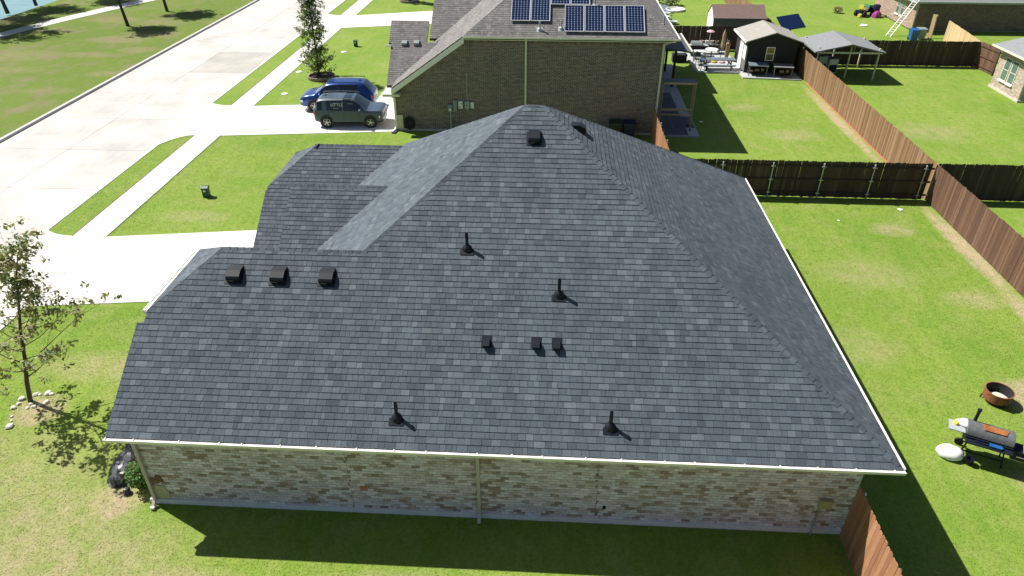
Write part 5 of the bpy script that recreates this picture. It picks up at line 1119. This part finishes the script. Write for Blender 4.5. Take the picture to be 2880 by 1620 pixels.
for x,y,lb,mt in ((25.75,19.1,'white plastic dish on the grass in front of the dark metal-post fence','white_paint'),(22.4,17.8,'tiny white scrap on the near garden grass','white_paint'),(18.25,31.0,'small pale blue cup on the shaded lawn beside the scaffold','panel_white')):
    m=MB(); k_=.3 if 'tiny' in lb else .62; m.lathe([(0,.01),(.16*k_,.01),(.2*k_,.06*k_),(.17*k_,.07*k_),(0,.05*k_)],(0,0,0),12); o=m.build('plastic_dish',mt,None,40); o.location=(x,y,0); tag(o,lb,'dish')
t=thing('white_pipe','white elbow pipe poking out at the near end of the patio','pipe',(15.3,28.1,.3)); m=MB(); m.tube([(-.25,0,-.3),(-.22,0,.0),(.05,0,.05),(.22,0,.12)],[.03,.03,.04,.07],10); m.build('pipe_body','white_paint',t,40,rel=True)

# ================================================================ GRASS BLADES on the nearer lawns
def keep(x,y):
    k=np.ones(len(x),bool)
    def cut(a,b,c,d): 
        nonlocal k; k&=~((x>a)&(x<b)&(y>c)&(y<d))
    cut(-1.87,16.6,-.07,15.7); cut(-12.87,-11.2,-99,99); cut(-24.1,-14.2,-99,99)
    for (y0,y1,ya,yb,xe) in ((8.82,14.35,10.0,15.75,-1.9),(27.0,32.5,28.28,33.9,-.75)):
        f=(x+11.22)/(xe+11.22); k&=~((x>-14.4)&(x<xe)&(y>y0+(ya-y0)*np.clip(f,0,1)-.03)&(y<y1+(yb-y1)*np.clip(f,0,1)+.03))
    t=np.clip((-12.78-x)/1.57,0,1)**2.2
    for (y0,y1,f0,f1) in ((8.82,14.35,1.2,.55),(27.0,32.5,1.9,.5)): k&=~((x<-12.7)&(y>y0-f0*t)&(y<y1+f1*t))
    cut(-1,15.2,28.2,50); cut(15.1,17.75,28.2,44)
    return k
def blades(regions):
    vs=[];fs=0
    for (x0,x1,y0,y1,den) in regions:
        n=int((x1-x0)*(y1-y0)*den); x=RNG.uniform(x0,x1,n); y=RNG.uniform(y0,y1,n); k=keep(x,y); x,y=x[k],y[k]; n=len(x)
        a=RNG.uniform(0,6.283,n); h=RNG.uniform(.006,.024,n); wd=RNG.uniform(.008,.018,n); b=RNG.uniform(0,6.283,n); ln=RNG.uniform(.035,.085,n)
        p0=np.stack([x-np.cos(a)*wd,y-np.sin(a)*wd,np.zeros(n)],1); p1=np.stack([x+np.cos(a)*wd,y+np.sin(a)*wd,np.zeros(n)],1); p2=np.stack([x+np.cos(b)*ln,y+np.sin(b)*ln,h],1)
        vs.append(np.stack([p0,p1,p2],1).reshape(-1,3))
    v=np.concatenate(vs); n=len(v)//3; me=bpy.data.meshes.new('grass_blades'); me.vertices.add(len(v)); me.vertices.foreach_set('co',v.ravel().astype(np.float32)); me.loops.add(3*n); me.loops.foreach_set('vertex_index',np.arange(3*n,dtype=np.int32)); me.polygons.add(n); me.polygons.foreach_set('loop_start',np.arange(0,3*n,3,dtype=np.int32)); me.polygons.foreach_set('loop_total',np.full(n,3,np.int32)) if False else None
    me.update(calc_edges=True); me.materials.append(M['grass_blades']); o=bpy.data.objects.new('grass',me); C.objects.link(o); return o
gb=blades([(-2.15,-1.8,-.3,8.3,500),(-1.9,16.5,-.32,.0,700),(16.52,16.9,-6,15.8,500),(16.2,16.44,-6,0,500),(26.95,27.42,-4,20.2,160),(17.2,27.3,19.85,20.28,600),(-11.25,-11.1,-3,27,700),(-12.9,-12.8,-3,55,300),(-14.4,-14.25,14,60,300),(27.5,27.8,20.5,40,200),(17.7,17.95,28,42,300),(-24.2,-23.98,10,70,500),(-44,-24.2,38,62,40),(-11.1,-2.1,-3,9.0,330),(-2.1,17,-4.5,-.3,380),(16.9,26.95,-4,19.85,330),(-11.1,-2,15,27.5,200),(-14.2,-12.9,14,27,200),(17.9,27.3,20.4,42,130),(27.8,40,21,44,70)])
tag(gb,'short mown grass of the near lawns','grass',None,'stuff')
